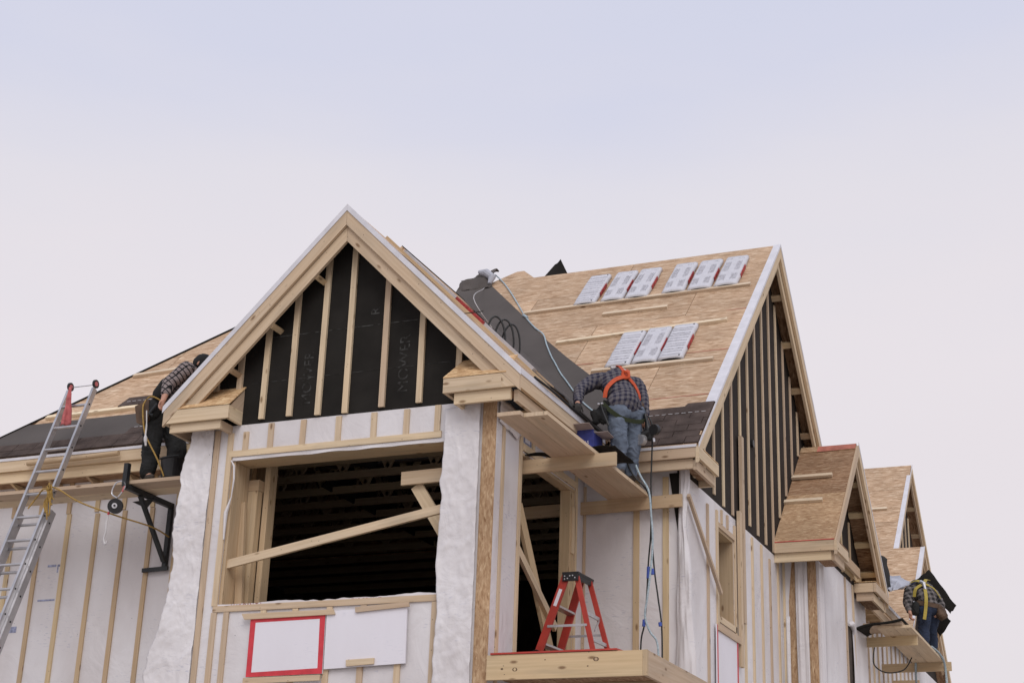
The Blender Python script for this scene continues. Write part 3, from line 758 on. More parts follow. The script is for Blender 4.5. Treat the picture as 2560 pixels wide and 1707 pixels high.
# white flange of drip edge on the rakes
m = MB(); BR.slab(m, [(-.008, .0), (.055, .0), (.055, 2.92), (-.008, 2.92)], .002, .006); build(m, 'drip_edge', 'drip', D2)
m = MB(); BL.slab(m, [(-.008, .0), (.05, .0), (.05, 2.92), (-.008, 2.92)], .002, .006); build(m, 'drip_edge', 'drip', D3)
m = MB(); BL.slab(m, [(.05, .9), (.8, .9), (.8, 2.2), (.05, 2.2)], .004, .009); build(m, 'underlayment', 'felt', D3)
m = MB(); SL.slab(m, [(1.30, 1.0), (1.425, 1.0), (1.425, 5.83), (1.33, 5.83)], .002, .006); build(m, 'drip_edge', 'drip', D1)

build(MB().box((-7.5, 6.30, 2.075), (-3.4, 10.4, 2.10)), 'roof_deck', 'dark', H)  # added flat slab, shuts sky light out where the rear left is roofless
# ---- main right gable: rake boards, felt, studs
def yz(mb_, poly, x, t, eu=None): return mb_.prism([(x, y, z) for y, z in poly], (t, 0, 0), eu=eu)
RY_, RZ_ = 6.315, 6.118
def rk(o1, o2, y0, y1):
    f = lambda y, o: RZ_ - abs(y - RY_) - o
    return [(y0, f(y0, o1)), (y1, f(y1, o1)), (y1, f(y1, o2)), (y0, f(y0, o2))]
build(yz(MB(), rk(.035, .205, 2.20, RY_ - .001), 1.387, .037), 'rake_board', 'lumber', H)
build(yz(MB(), rk(.035, .205, RY_ + .001, 10.4), 1.387, .037), 'rake_board', 'lumber', H)
build(yz(MB(), rk(.20, .34, 2.30, RY_ - .001), 1.345, .037), 'rake_board', 'lumber', H)
build(yz(MB(), rk(.20, .36, RY_ + .001, 10.3), 1.345, .037), 'rake_board', 'lumber', H)
build(yz(MB(), rk(-.012, .034, 2.195, RY_ + .001), 1.4245, .006), 'drip_edge', 'drip', H)
build(yz(MB(), rk(-.012, .034, RY_ + .002, 10.4), 1.4245, .006), 'drip_edge', 'drip', H)
rg = build(yz(MB(), [(2.495, 1.745), (10.38, 1.745), (10.38, 2.0), (RY_, 5.92), (2.495, 2.08)], 1.09, .105), 'gable_wall', 'felt_brown', H)
for k in range(19):
    y = 2.76 + .402 * k
    zt = RZ_ - abs(y - RY_) - .25
    zb = 1.76 + random.uniform(0, .1) if y < 6.5 else (y - 6.4) + 1.95
    if y > 8.3: zb = 3.72 - (y - 8.22)
    if zt - zb > .15:
        build(MB().box((1.1955, y - .032, zb), (1.2145, y + .032, zt)), 'batten', 'lumber', rg)
for k in range(8):     # lookouts under the rear and front rakes
    y = RY_ + .35 + .52 * k
    zz = RZ_ - abs(y - RY_) - .30
    build(MB().board((1.197, y, zz), (1.343, y, zz), .089, .038, (0, -1, 1)), 'lookout', 'lumber_tan', H)
    y = RY_ - .35 - .52 * k
    if y > 2.6:
        zz = RZ_ - abs(y - RY_) - .28
        build(MB().board((1.197, y, zz), (1.343, y, zz), .089, .038, (0, 1, 1)), 'lookout', 'lumber_tan', H)
build(MB().cyl((1.205, 5.35, 2.95), (1, 0, 0), .05, .05, 12), 'vent_pipe', 'black', rg)
# cornice return at the front foot of that gable
c = build(MB().box((1.390, 2.199, 1.845), (1.4275, 2.98, 1.975)), 'cornice_return', 'lumber', H)
build(MB().prism([(1.20, 2.36, 1.985), (1.424, 2.36, 1.985), (1.424, 2.98, 1.985), (1.20, 2.98, 2.20)], (0, 0, .012)), 'cornice_cover', 'osb_gold', c)
build(MB().box((1.348, 2.242, 1.73), (1.385, 2.94, 1.842)), 'cornice_board', 'lumber', c)
build(MB().box((1.20, 2.942, 1.73), (1.385, 2.98, 1.842)), 'cornice_end', 'lumber', c)
build(MB().box((1.203, 2.30, 1.80), (1.345, 2.93, 1.806)), 'soffit', 'osb_dark', c)

# ---- bay right wall, main front wall, right wall
side_r = wall([((-.12, .143, GZ), (-.003, .62, 1.98)), ((-.12, 2.20, GZ), (-.003, 2.488, 1.98)), ((-.12, .62, 1.59), (-.003, 2.20, 1.98)), ((-.12, .62, GZ), (-.003, 2.20, -.72))])
for y, w in ((.17, .05), (.617, .055), (2.225, .05)):
    build(MB().box((-.002, y - w / 2, GZ), (.017, y + w / 2, 1.95)), 'batten', 'lumber', side_r)
build(MB().box((-.002, .65, 1.605), (.017, 2.2, 1.68)), 'batten', 'lumber', side_r)
build(MB().box((-.115, .623, 1.555), (.0, 2.195, 1.588)), 'header', 'lumber_tan', side_r)
build(MB().box((-.118, 2.06, -.72), (-.004, 2.197, 1.552)), 'jamb', 'lumber_tan', side_r)
build(MB().box((-.008, 2.10, .86), (.012, 2.19, 1.38)), 'cleat', 'lumber', side_r)
build(MB().box((-.0015, .70, 1.70), (.0012, .90, 1.83)), 'print', 'ink_faint', side_r)
build(MB().box((.0014, .73, 1.715), (.0024, .86, 1.80)), 'print', 'foam', side_r)
build(MB().sheet([(.004, .02, 1.72), (.004, .50, 1.66), (.01, .75, 1.95), (.01, .02, 1.97)], 12, 10, lambda u, v: (.015 + .03 * abs(noise.noise((u * 5, v * 5, 2))), 0, .03 * noise.noise((u * 4, v * 3, 8))), thick=.002), 'loose_wrap', 'wrap', side_r, True)
for y in (.95, 1.36, 1.77): build(MB().box((-.0025, y - .03, 1.685), (.015, y + .03, 1.95)), 'batten', 'lumber', side_r)
build(MB().board((-.06, .75, 1.05), (-.06, 1.9, -.5), .14, .038, (0, 1, 0)), 'brace', 'lumber_tan', side_r)
build(MB().board((-.02, .66, .58), (-.02, 1.75, -.02), .088, .038), 'brace', 'lumber', side_r)
fw = wall([((.0, 2.49, GZ), (1.088, 2.60, 2.05))])
for x in (.625, .962): build(MB().box((x - .033, 2.470, GZ), (x + .033, 2.4895, 1.74)), 'batten', 'lumber_tan', fw)
build(MB().box((.0, 2.474, GZ), (.03, 2.4894, 1.70)), 'batten', 'lumber', fw)
OWy0, OWy1, OWz0, OWz1 = 3.70, 4.40, .43, 1.46
rw = wall([((1.09, 2.49, GZ), (1.195, OWy0, 1.742)), ((1.09, OWy1, GZ), (1.195, 6.75, 1.742)), ((1.09, OWy0, GZ), (1.195, OWy1, OWz0)), ((1.09, OWy0, OWz1), (1.195, OWy1, 1.742)), ((1.09, 6.75, GZ), (1.195, 10.4, 1.742))])
for y in (3.28, 3.665, 4.435, 4.87, 5.26, 5.72, 6.14, 6.58):
    build(MB().box((1.1955, y - .03, GZ), (1.2145, y + .03, 1.70 + random.uniform(-.08, .02))), 'batten', 'lumber', rw)
for y in (3.87, 4.12): build(MB().box((1.1955, y - .025, 1.53), (1.2145, y + .025, 1.70)), 'batten', 'lumber', rw)
build(MB().box((1.1955, 3.697, OWz1), (1.2145, 4.403, OWz1 + .06)), 'batten', 'lumber', rw)
build(MB().box((1.1955, 3.697, OWz0 - .07), (1.2145, 4.45, OWz0)), 'batten', 'lumber', rw)
build(MB().box((1.0, OWy1 - .035, OWz0), (1.193, OWy1 - .002, OWz1)), 'jamb', 'lumber_tan', rw)
build(MB().box((1.0, OWy0 + .002, OWz1 - .03), (1.193, OWy1 - .037, OWz1 - .002)), 'header', 'lumber_tan', rw)
build(MB().box((1.0, OWy0, OWz0), (1.193, OWy1, OWz0 + .02)), 'sill', 'lumber_tan', rw)
build(MB().box((.90, 4.58, -.8), (1.0, 5.8, 2.0)), 'inner_wall', 'lumber_tan', rw)
# corner wrap bulging off the main corner
def curtain_c(u, v):
    z = GZ + v * 6.6
    return (.05 * u * noise.noise((z * 2, 1, 1)) + .09 * u * max(0, 1.2 - z) / 2.0 * (1 if z > -1.5 else .8), -.02 - .05 * abs(noise.noise((u * 5, z * 1.3, 2))) - .04 * math.sin(u * 3.1) * (1 + noise.noise((z * 2, 3, 3))), 0)
build(MB().sheet([(1.0, 2.485, GZ), (1.25, 2.485, GZ), (1.22, 2.485, 1.85), (1.125, 2.485, 1.85)], 14, 160, curtain_c, thick=.002), 'loose_wrap', 'wrap', fw, True)
build(MB().prism([(1.0, 2.4815, 1.78), (1.19, 2.4815, 1.78), (1.19, 2.4815, .95), (1.10, 2.4815, 1.10)], (0, .0065, 0)), 'felt_patch', 'felt', fw)
# bundle of long boards standing against the right wall
# ---- side bay on the right wall
DX, DY0, DYA, DY1, DZ = 2.03, 6.39, 8.22, 10.05, 3.73
sb = wall([((1.196, 6.80, GZ), (1.60, 6.90, 1.86)), ((1.60, 6.80, GZ), (1.70, 9.95, 1.86)), ((1.196, 9.85, GZ), (1.60, 9.95, 1.86))])
build(MB().prism([(1.28, 6.794, GZ), (1.42, 6.794, GZ), (1.40, 6.794, 1.80), (1.345, 6.794, 1.80), (1.29, 6.794, 1.2)], (0, .0045, 0), eu=(0, 0, 1)), 'sheathing_strip', 'osb_brown', sb)
build(MB().box((1.545, 6.794, GZ), (1.66, 6.7985, 1.80)), 'sheathing_strip', 'osb_brown', sb)
for y in (8.45, 8.98): build(MB().box((1.7005, y - .03, GZ), (1.7195, y + .03, 1.85)), 'batten', 'lumber', sb)
build(MB().box((1.215, 6.782, GZ), (1.245, 6.7995, 1.80)), 'batten', 'lumber', sb)
def cloth_n(amp, fx=6): return lambda u, v: (0.0, -.012 - amp * abs(noise.noise((u * fx, v * 3, 1))), 0)
build(MB().sheet([(1.41, 6.79, GZ), (1.555, 6.79, GZ), (1.545, 6.79, 1.83), (1.385, 6.79, 1.83)], 12, 90, cloth_n(.05), thick=.002), 'loose_wrap', 'wrap', sb, True)
build(MB().sheet([(1.25, 6.79, GZ), (1.285, 6.79, GZ), (1.30, 6.79, 1.0), (1.25, 6.79, 1.0)], 6, 60, cloth_n(.04), thick=.002), 'loose_wrap', 'wrap', sb, True)
build(MB().sheet([(1.66, 6.80, GZ), (1.712, 7.0, GZ), (1.712, 7.0, 1.83), (1.65, 6.79, 1.83)], 10, 90, lambda u, v: (.01 + .04 * abs(noise.noise((u * 4, v * 3, 1))), 0, 0), thick=.002), 'loose_wrap', 'wrap', sb, True)
build(MB().box((1.7002, 8.50, -2.0), (1.7025, 8.93, 1.20)), 'opening', 'dark', sb)  # no hole: flat panel, its dark colour stands for the unlit inside
build(MB().sheet([(1.71, 8.62, -2.0), (1.71, 8.92, -2.0), (1.71, 8.92, 1.15), (1.71, 8.80, 1.15)], 10, 60, lambda u, v: (.08 * (1 - v) * (1 + .4 * noise.noise((u * 5, v * 6, 0))) + .01, 0, 0), thick=.002), 'loose_wrap', 'wrap_loose', sb, True)
build(MB().tube([(1.725, 8.55, 1.20), (1.74, 8.66, 1.23), (1.735, 8.80, 1.19), (1.73, 8.86, 1.12)], [.02, .045, .035, .015], 10), 'wrap_bunch', 'wrap_loose', sb, True)
sg = build(yz(MB(), [(6.80, 1.862), (9.95, 1.862), (9.95, 1.95), (DYA, 3.60), (6.80, 2.10)], 1.62, .08), 'gable_wall', 'felt_brown', H)
build(MB().board((1.715, 7.9, 2.0), (1.715, 9.6, 2.02), .14, .03), 'batten', 'lumber_tan', sg)
for y in (7.7, 8.3, 8.9):
    build(MB().box((1.701, y - .03, 1.9), (1.72, y + .03, DZ - abs(y - DYA) - .3)), 'batten', 'lumber_tan', sg)
SF = Plane((1.15, DY0, DZ - (DYA - DY0)), (1, 0, 0), (0, 1, 1), (0, -1, 1))
SR = Plane((1.15, DY1, DZ - (DY1 - DYA)), (1, 0, 0), (0, -1, 1), (0, 1, 1))
SW = DX - 1.15
LS = (DYA - DY0) * R2
D5 = deck(SF, [(.05, 0), (SW - .03, 0), (SW - .03, LS), (.05, LS)], H, -.3, 0.0, mat='osb_brown')
m = MB(); SF.slab(m, [(.3, LS - .16), (SW - .03, LS - .14), (SW - .03, LS - .005), (.3, LS - .005)], .0015, .0025); build(m, 'painted_edge', 'pink_stain', D5)
m = MB(); SF.slab(m, [(.05, 0.0), (SW - .03, .0), (SW - .03, .014), (.05, .014)], .0015, .0025); build(m, 'painted_edge', 'red_paint', D5)
D6 = deck(SR, [(.05, 0), (SW - .03, 0), (SW - .03, LS), (.05, LS)], H, -.3, 0.0)
def rk2(o1, o2, y0, y1):
    f = lambda y, o: DZ - abs(y - DYA) - o
    return [(y0, f(y0, o1)), (y1, f(y1, o1)), (y1, f(y1, o2)), (y0, f(y0, o2))]
for a, b in ((DY0, DYA - .001), (DYA + .001, DY1)):
    build(yz(MB(), rk2(.03, .195, a, b), DX - .037, .037), 'rake_board', 'lumber', H)
    build(yz(MB(), rk2(.19, .34, a + .15, b - .15) if a < DYA - 1 else rk2(.19, .34, a, b - .1), DX - .078, .037), 'rake_board', 'lumber', H)
build(yz(MB(), rk2(-.012, .03, DYA, DY1), DX + .001, .006), 'drip_edge', 'drip', H)
build(MB().box((1.197, DY0, 1.762), (DX - .038, DY0 + .036, 1.893)), 'fascia_board', 'lumber', H)
build(MB().box((1.197, DY0 + .04, 1.645), (DX - .085, DY0 + .076, 1.76)), 'fascia_board', 'lumber', H)
for k in range(5):
    y = DYA + .3 + .36 * k
    zz = DZ - abs(y - DYA) - .22
    build(MB().board((1.72, y, zz), (DX - .08, y, zz), .089, .038, (0, -1, 1)), 'lookout', 'lumber_tan', H)
c = build(MB().box((DX - .034, DY0 - .002, 1.757), (DX + .003, 7.13, 1.888)), 'cornice_return', 'lumber', H)
build(MB().box((DX - .084, DY0 + .078, 1.64), (DX - .048, 7.09, 1.755)), 'cornice_board', 'lumber', c)
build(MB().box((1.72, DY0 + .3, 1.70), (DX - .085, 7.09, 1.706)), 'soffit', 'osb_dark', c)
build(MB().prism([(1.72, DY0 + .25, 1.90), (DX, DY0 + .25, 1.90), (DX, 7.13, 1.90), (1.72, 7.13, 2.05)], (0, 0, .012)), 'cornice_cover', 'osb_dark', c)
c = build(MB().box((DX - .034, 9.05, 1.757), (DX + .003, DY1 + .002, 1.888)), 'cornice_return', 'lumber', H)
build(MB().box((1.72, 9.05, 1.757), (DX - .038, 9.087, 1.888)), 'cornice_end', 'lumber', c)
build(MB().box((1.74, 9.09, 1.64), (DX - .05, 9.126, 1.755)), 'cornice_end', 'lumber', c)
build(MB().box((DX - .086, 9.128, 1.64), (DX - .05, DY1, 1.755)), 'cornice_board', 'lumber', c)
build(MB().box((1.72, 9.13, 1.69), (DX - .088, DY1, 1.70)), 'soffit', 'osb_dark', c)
build(MB().prism([(1.72, 9.05, 1.90), (DX, 9.05, 1.90), (DX, DY1 - .2, 1.90), (1.72, DY1 - .2, 2.02)], (0, 0, .012)), 'cornice_cover', 'osb_gold', c)
build(MB().board((1.80, 7.15, 2.02), (1.80, 9.04, 2.02), .14, .038), 'tie_board', 'lumber_tan', H)

# ---- left wing wall
lw = wall([((-7.4, 1.0, GZ), (-3.455, 1.1, 2.06))])
for k, x in enumerate((-4.36, -4.72, -5.114, -5.497, -5.896, -6.30, -6.70, -7.1)):
    vbatten(x, GZ, 1.40 + random.uniform(0, .02), .058, lw, .981, .9995, 'lumber_tan')
    vbatten(x - .02, 1.425, 1.80, .058, lw, .981, .9995, 'lumber_tan')
build(MB().box((-5.98, .996, .80), (-5.88, .9992, .825)).box((-6.12, .996, .80), (-6.0, .9992, .825)), 'print', 'ink_faint', lw)
build(MB().box((-5.98, .996, .73), (-5.965, .9992, .80)).box((-6.2, .996, .40), (-5.96, .9992, .42)).box((-6.6, .996, .05), (-6.45, .9992, .12)), 'print', 'ink_faint', lw)
# ---- hidden sides that close the house, so the rooms are dark
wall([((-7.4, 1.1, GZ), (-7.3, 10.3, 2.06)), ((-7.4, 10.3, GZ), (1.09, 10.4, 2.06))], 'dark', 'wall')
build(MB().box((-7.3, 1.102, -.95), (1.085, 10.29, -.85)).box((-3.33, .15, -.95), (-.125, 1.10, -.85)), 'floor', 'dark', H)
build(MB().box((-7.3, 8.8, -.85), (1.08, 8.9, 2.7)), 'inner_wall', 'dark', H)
# roof trusses over the room
def roof_z(x, y):
    a = [2.0]
    if x < -2.62 and y < 3.5: a.append(y + 1.36)
    if x < -2.62 and y >= 3.5: a.append(8.36 - y)
    if x > -3.45: a.append(min(y - .27, 12.36 - y))
    if -3.7 < x < .25 and y < 4.0: a.append(4.10 - abs(x + 1.725))
    return max(a)
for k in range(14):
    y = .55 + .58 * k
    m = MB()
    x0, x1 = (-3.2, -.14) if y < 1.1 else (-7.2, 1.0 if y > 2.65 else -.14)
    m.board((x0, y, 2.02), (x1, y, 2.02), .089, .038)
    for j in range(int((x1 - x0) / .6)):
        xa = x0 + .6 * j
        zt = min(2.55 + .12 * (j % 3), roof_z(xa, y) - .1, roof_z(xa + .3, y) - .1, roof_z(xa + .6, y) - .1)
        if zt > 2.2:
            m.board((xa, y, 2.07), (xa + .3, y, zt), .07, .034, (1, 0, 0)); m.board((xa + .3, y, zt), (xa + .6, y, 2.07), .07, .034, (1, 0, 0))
    o = build(m, 'roof_truss', 'lumber_shaded', H); o['kind'] = 'stuff'

# ---- shingles, starter strips
def shingles(pl, par, s0, nrow, ulim, tab=.305, exp_=.1435, off=0.0, h0=.0):
    for r_ in range(nrow):
        s = s0 + exp_ * r_
        u = ulim(s)[0] - tab * ((r_ * .5 + off) % 1)
        while u < ulim(s)[1]:
            a, b = max(u + .004, ulim(s)[0]), min(u + tab - .004, ulim(s)[1])
            if b - a > .03:
                m = MB()
                lift = random.uniform(.018, .023) + h0
                m.prism([pl(a, s, h0 + .004), pl(b, s, h0 + .004), pl(b, s + exp_ + .02, h0 + .0015), pl(a, s + exp_ + .02, h0 + .0015)], pl.n * (lift - h0 - .004))
                build(m, 'shingle', 'shingle', par)
            u += tab
def dashes(pl, par, s, u0, u1, h):
    m = MB(); u = u0
    while u < u1:
        pl.slab(m, [(u, s), (u + .05, s), (u + .05, s + .008), (u, s + .008)], h, h + .0008)
        u += .078
    o = build(m, 'sealant_dashes', 'cord', par)
    return o
shingles(SL, D1, .022, 5, lambda s: (.40 - s * .1, 1.413), off=.2)
m = MB(); SL.slab(m, [(.30, .735), (1.413, .74), (1.413, .985), (1.10, .985), (1.08, .915), (.15, .90)], .003, .021); build(m, 'starter_strip', 'shingle', D1)
dashes(SL, D1, .742, .45, 1.38, .0215)
m = MB(); LW.slab(m, [(-7.59, .03), (-3.81, .03), (-3.81, .90), (-6.98, .90)], .003, .008); build(m, 'underlayment', 'underlay', D4)
def lwl(s): return (-7.60 + s, -3.82 if s < .2 else -3.9)
shingles(LW, D4, .012, 2, lwl, h0=.008)
shingles(LW, D4, .30, 1, lambda s: (-5.15, -3.9), h0=.008)
dashes(LW, D4, .335, -7.25, -5.2, .009); dashes(LW, D4, .46, -5.1, -3.95, .032)
m = MB(); LW.slab(m, [(-5.78, 1.17), (-5.2, 1.17), (-5.2, 1.39), (-5.74, 1.39)], .003, .014); build(m, 'shingle', 'shingle', D4)
dashes(LW, D4, 1.27, -5.7, -5.25, .0145)

# grey underlayment in the valley between the bay and the main slope
m = MB(); SL.slab(m, [(.30, .25), (.33, 1.02), (-.14, 1.75), (-.40, 2.09), (-.88, 2.71), (-1.33, 3.32), (-2.11, 4.49), (-3.02, 5.805), (-3.48, 5.805), (-3.48, 4.84), (-1.735, 3.14)], .004, .010); build(m, 'underlayment', 'underlay', D1)
m = MB(); BR.slab(m, [(1.60, .12), (2.66, .06), (4.66, 2.92), (4.3, 3.06), (2.85, 3.06), (2.6, 2.3), (1.9, .8)], .046, .053); build(m, 'underlayment', 'underlay', D2)
m = MB(); BR.slab(m, [(2.2, 1.25), (2.27, 1.3), (1.9, 2.5), (1.6, 2.92), (1.5, 2.92), (1.75, 2.4)], .004, .012); build(m, 'wrap_scrap', 'foam', D2)
# crumpled top end of the underlayment, folded over the ridge
def flap(u, v):
    return (.03 * noise.noise((u * 6, v * 5, 0)), .05 * noise.noise((u * 5, v * 4, 3)), .20 * math.sin(v * 2.6) * (.35 + .65 * u) + .03 * noise.noise((u * 7, v * 6, 7)))
o = build(MB().sheet([SL(-3.50, 5.62, .012), SL(-2.93, 5.60, .012), SL(-2.93, 6.0, .0), SL(-3.50, 5.95, .0)], 16, 14, flap, thick=.004), 'underlayment_flap', 'underlay', D1, True)
build(MB().tube([SL(-3.18, 5.93, .16), SL(-3.05, 5.88, .15), SL(-2.94, 5.80, .10), SL(-2.95, 5.66, .05)], [.03, .065, .06, .03], 10), 'underlayment_fold', 'underlay_back', D1, True)

# ---- porch frame
pb = build(MB().box((.012, -.05, -.835), (1.545, -.012, -.606)), 'porch_beam', 'beam', H)
build(MB().box((1.547, -.05, -.835), (1.587, -.012, -.604)), 'end_post', 'lumber_tan', pb)
for x, z, r0 in ((1.10, -.675, .020), (.30, -.745, .018), (.17, -.737, .009), (1.02, -.735, .006), (.60, -.665, .005)):
    k_ = build(MB().prism([(x + r0 * 1.5 * math.cos(a), -.0512, z + r0 * .95 * math.sin(a) * (1 if abs(math.cos(a)) < .8 else .4)) for a in [k * math.pi / 12 for k in range(24)]], (0, .0008, 0)), 'knot', 'knot_dark', pb)
    if r0 > .015: build(MB().prism([(x + r0 * .72 * math.cos(a), -.0519, z + r0 * .72 * math.sin(a)) for a in [k * math.pi / 9 for k in range(18)]], (0, .0006, 0)), 'knot', 'lumber_tan', pb)
build(MB().box((1.549, -.010, -.835), (1.587, 2.46, -.606)), 'porch_beam', 'lumber', H)
build(MB().box((.012, -.010, -.78), (1.545, 2.46, -.72)), 'porch_deck', 'osb_dark', H)
build(MB().box((.012, .6, -.835), (1.545, .64, -.782)).box((.012, 1.4, -.835), (1.545, 1.44, -.782)), 'porch_joist', 'lumber_tan', H)

# ================================================================== NEXT HOUSE IN THE ROW
H2 = thing('townhouse', 'second townhouse farther right with a pale board roof and a narrow open gable', 'house', (0, 15, GZ))
NL = Plane((0, 13.54, 2.0), (1, 0, 0), (0, 1, 1), (0, -1, 1))
E1 = deck(NL, [(-1.5, 0), (1.32, 0), (1.32, 5.82), (-1.5, 5.82)], H2, -3.2, 0.0)
NB = Plane((0, 12.85, 1.95), (1, 0, 0), (0, 1, 1), (0, -1, 1))
E2 = deck(NB, [(1.0, 0), (1.93, 0), (1.93, 2.475), (1.0, 2.475)], H2, -.2, 0.0)
def rk3(o1, o2, y0, y1, ya=17.66, za=6.12):
    f = lambda y, o: za - abs(y - ya) - o
    return [(y0, f(y0, o1)), (y1, f(y1, o1)), (y1, f(y1, o2)), (y0, f(y0, o2))]
build(yz(MB(), rk3(.03, .18, 15.35, 17.659), 1.30, .035), 'rake_board', 'lumber', H2)
build(yz(MB(), rk3(.03, .18, 17.661, 21.5), 1.30, .035), 'rake_board', 'lumber', H2)
build(yz(MB(), rk3(.17, .32, 17.661, 21.5), 1.262, .035), 'rake_board', 'lumber', H2)
m = MB(); NL.slab(m, [(1.25, 2.56), (1.345, 2.56), (1.345, 5.4), (1.27, 5.4)], .002, .010); build(m, 'drip_edge', 'drip', E1)
build(yz(MB(), rk3(-.01, .028, 15.35, 17.66), 1.336, .008), 'drip_edge', 'drip', H2)
build(MB().prism([(-1.5, 17.67, 6.11), (1.31, 17.67, 6.11), (1.31, 21.7, 2.05), (-1.5, 21.7, 2.05)], (0, 0, -.03)), 'roof_deck', 'osb_dark', H2)
g2 = build(yz(MB(), [(14.0, 2.0), (21.3, 2.0), (17.66, 5.8)], 1.02, .08), 'gable_wall', 'felt_brown', H2)
for y in (17.0, 17.4, 17.8, 18.2): build(MB().box((1.1, y - .03, 2.4), (1.12, y + .03, 5.8 - abs(y - 17.66) - .1)), 'batten', 'lumber', g2)
for k in range(5):
    y = 17.66 + .5 + .45 * k; zz = 6.12 - abs(y - 17.66) - .28
    build(MB().board((1.105, y, zz), (1.26, y, zz), .089, .038, (0, -1, 1)), 'lookout', 'lumber_tan', H2)
def rk4(o1, o2, y0, y1, ya=14.6, za=3.70):
    f = lambda y, o: za - abs(y - ya) - o
    return [(y0, f(y0, o1)), (y1, f(y1, o1)), (y1, f(y1, o2)), (y0, f(y0, o2))]
build(yz(MB(), rk4(.02, .17, 12.85, 14.599), 1.90, .035), 'rake_board', 'lumber', H2)
build(yz(MB(), rk4(.02, .17, 14.601, 16.4), 1.90, .035), 'rake_board', 'lumber', H2)
build(yz(MB(), rk4(.165, .30, 14.601, 16.3), 1.86, .035), 'rake_board', 'lumber_tan', H2)
m = MB(); NB.slab(m, [(1.85, .2), (1.94, .2), (1.94, 2.46), (1.87, 2.46)], .002, .010); build(m, 'drip_edge', 'drip', E2)
build(yz(MB(), rk4(-.01, .018, 12.85, 14.6), 1.936, .008), 'drip_edge', 'drip', H2)
build(MB().prism([(1.0, 14.61, 3.69), (1.92, 14.61, 3.69), (1.92, 16.4, 1.9), (1.0, 16.4, 1.9)], (0, 0, -.03)), 'roof_deck', 'osb_dark', H2)
build(yz(MB(), [(13.0, 1.8), (16.2, 1.8), (14.6, 3.5)], 1.58, .06), 'gable_wall', 'felt_brown', H2)
# wall beyond the side bay, its eave and the low roof over it
w2 = build(MB().box((1.2, 10.41, GZ), (1.45, 30, 1.9)), 'wall', 'wrap', H2)
for k in range(14):
    y = 10.55 + .41 * k
    build(MB().box((1.4505, y - .03, GZ), (1.47, y + .03, 1.86 - random.uniform(0, .05))), 'batten', 'lumber', w2)
build(MB().box((1.4502, 12.62, -2), (1.456, 12.76, .3)), 'sheathing_strip', 'osb_brown', w2)
build(MB().box((1.765, DY1 + .005, 1.86), (1.80, 12.55, 1.99)), 'fascia_board', 'lumber', H2)
build(MB().box((1.72, DY1 + .005, 1.735), (1.757, 12.50, 1.856)), 'fascia_board', 'lumber', H2)
for k in range(4): build(MB().box((1.452, 10.6 + .5 * k, 1.74), (1.718, 10.64 + .5 * k, 1.83)), 'lookout', 'lumber_tan', H2)
ER = Plane((1.81, DY1 + .01, 2.0), (0, 1, 0), (-1, 0, 1), (1, 0, 1))
m = MB(); ER.slab(m, [(0, 0), (2.6, 0), (2.6, 1.5), (0, 1.5)], -.03, 0); E3 = build(m, 'roof_deck', 'osb', H2)
m = MB(); ER.slab(m, [(0, 0), (2.58, 0), (2.58, .5), (0, .5)], .002, .010); build(m, 'underlayment', 'underlay', E3)
build(MB().box((1.802, DY1 + .005, 1.97), (1.816, 12.5, 2.02)), 'drip_edge', 'drip', H2)
build(MB().box((1.43, 26, GZ), (1.9, 26.2, 1.4)).box((1.5, 13.2, 1.0), (1.93, 13.24, 1.14)), 'cornice_board', 'lumber_tan', H2)

# ================================================================== BOARDS AND BUNDLES ON THE ROOF
def roof_board(pl, u0, u1, s, label, w=.062, t=.066, s1=None, group='toe boards nailed across the bare roof'):
    s1 = s if s1 is None else s1
    m = MB()
    m.prism([pl(u0, s, .002), pl(u1, s1, .002), pl(u1, s1 + t, .002), pl(u0, s + t, .002)], pl.n * (w * .62), eu=pl(u1, s1) - pl(u0, s))
    o = build(m, 'roof_plank', 'lumber_pale')
    recenter(o, pl((u0 + u1) / 2, (s + s1) / 2))
    return tag(o, label, 'plank', group)
roof_board(SL, -2.0, 1.24, 4.345, 'longest toe board, right under the upper row of six shingle bundles', s1=4.40)
roof_board(SL, -.72, .19, 3.95, 'short toe board lying alone between the two rows of shingle bundles')
roof_board(SL, -1.16, 1.13, 3.15, 'toe board running behind the upper ends of the lower three shingle bundles', s1=3.28)
roof_board(SL, -.39, 1.17, 2.13, 'toe board holding up the lower three shingle bundles above the worker in the orange harness')
roof_board(LW, -6.76, -5.0, 1.0, 'long toe board above the dark underlayment on the left roof, behind the aluminium ladder', s1=1.03)
roof_board(LW, -6.07, -5.2, 2.03, 'upper short toe board on the left roof, left of the worker bent over the edge', s1=2.1)
roof_board(SF, .05, .62, 1.65, 'upper of the two toe boards on the small brown side roof')
roof_board(SF, -.02, .57, .98, 'lower of the two toe boards on the small brown side roof')
roof_board(NL, .1, 1.0, 4.1, 'upper toe board on the farthest roof, right of the small brown side roof')
roof_board(NL, .1, .87, 3.0, 'lower toe board on the farthest roof, right of the small brown side roof')
o = build(MB().prism([BR(1.35, 1.05, .012), BR(1.95, .36, .012), BR(2.0, .40, .012), BR(1.42, 1.10, .012)], BR.n * .04), 'roof_plank', 'lumber')
tag(recenter(o, BR(1.6, .7)), 'short stick lying in the valley by the black hose coil', 'plank')
o = build(MB().prism([BR(.25, 2.45, .012), BR(.75, .05, .012), BR(.83, .05, .012), BR(.33, 2.45, .012)], BR.n * .03), 'roof_plank', 'lumber_tan')
tag(recenter(o, BR(.5, 1.2)), 'long thin board lying along the right slope of the front gable roof', 'plank')
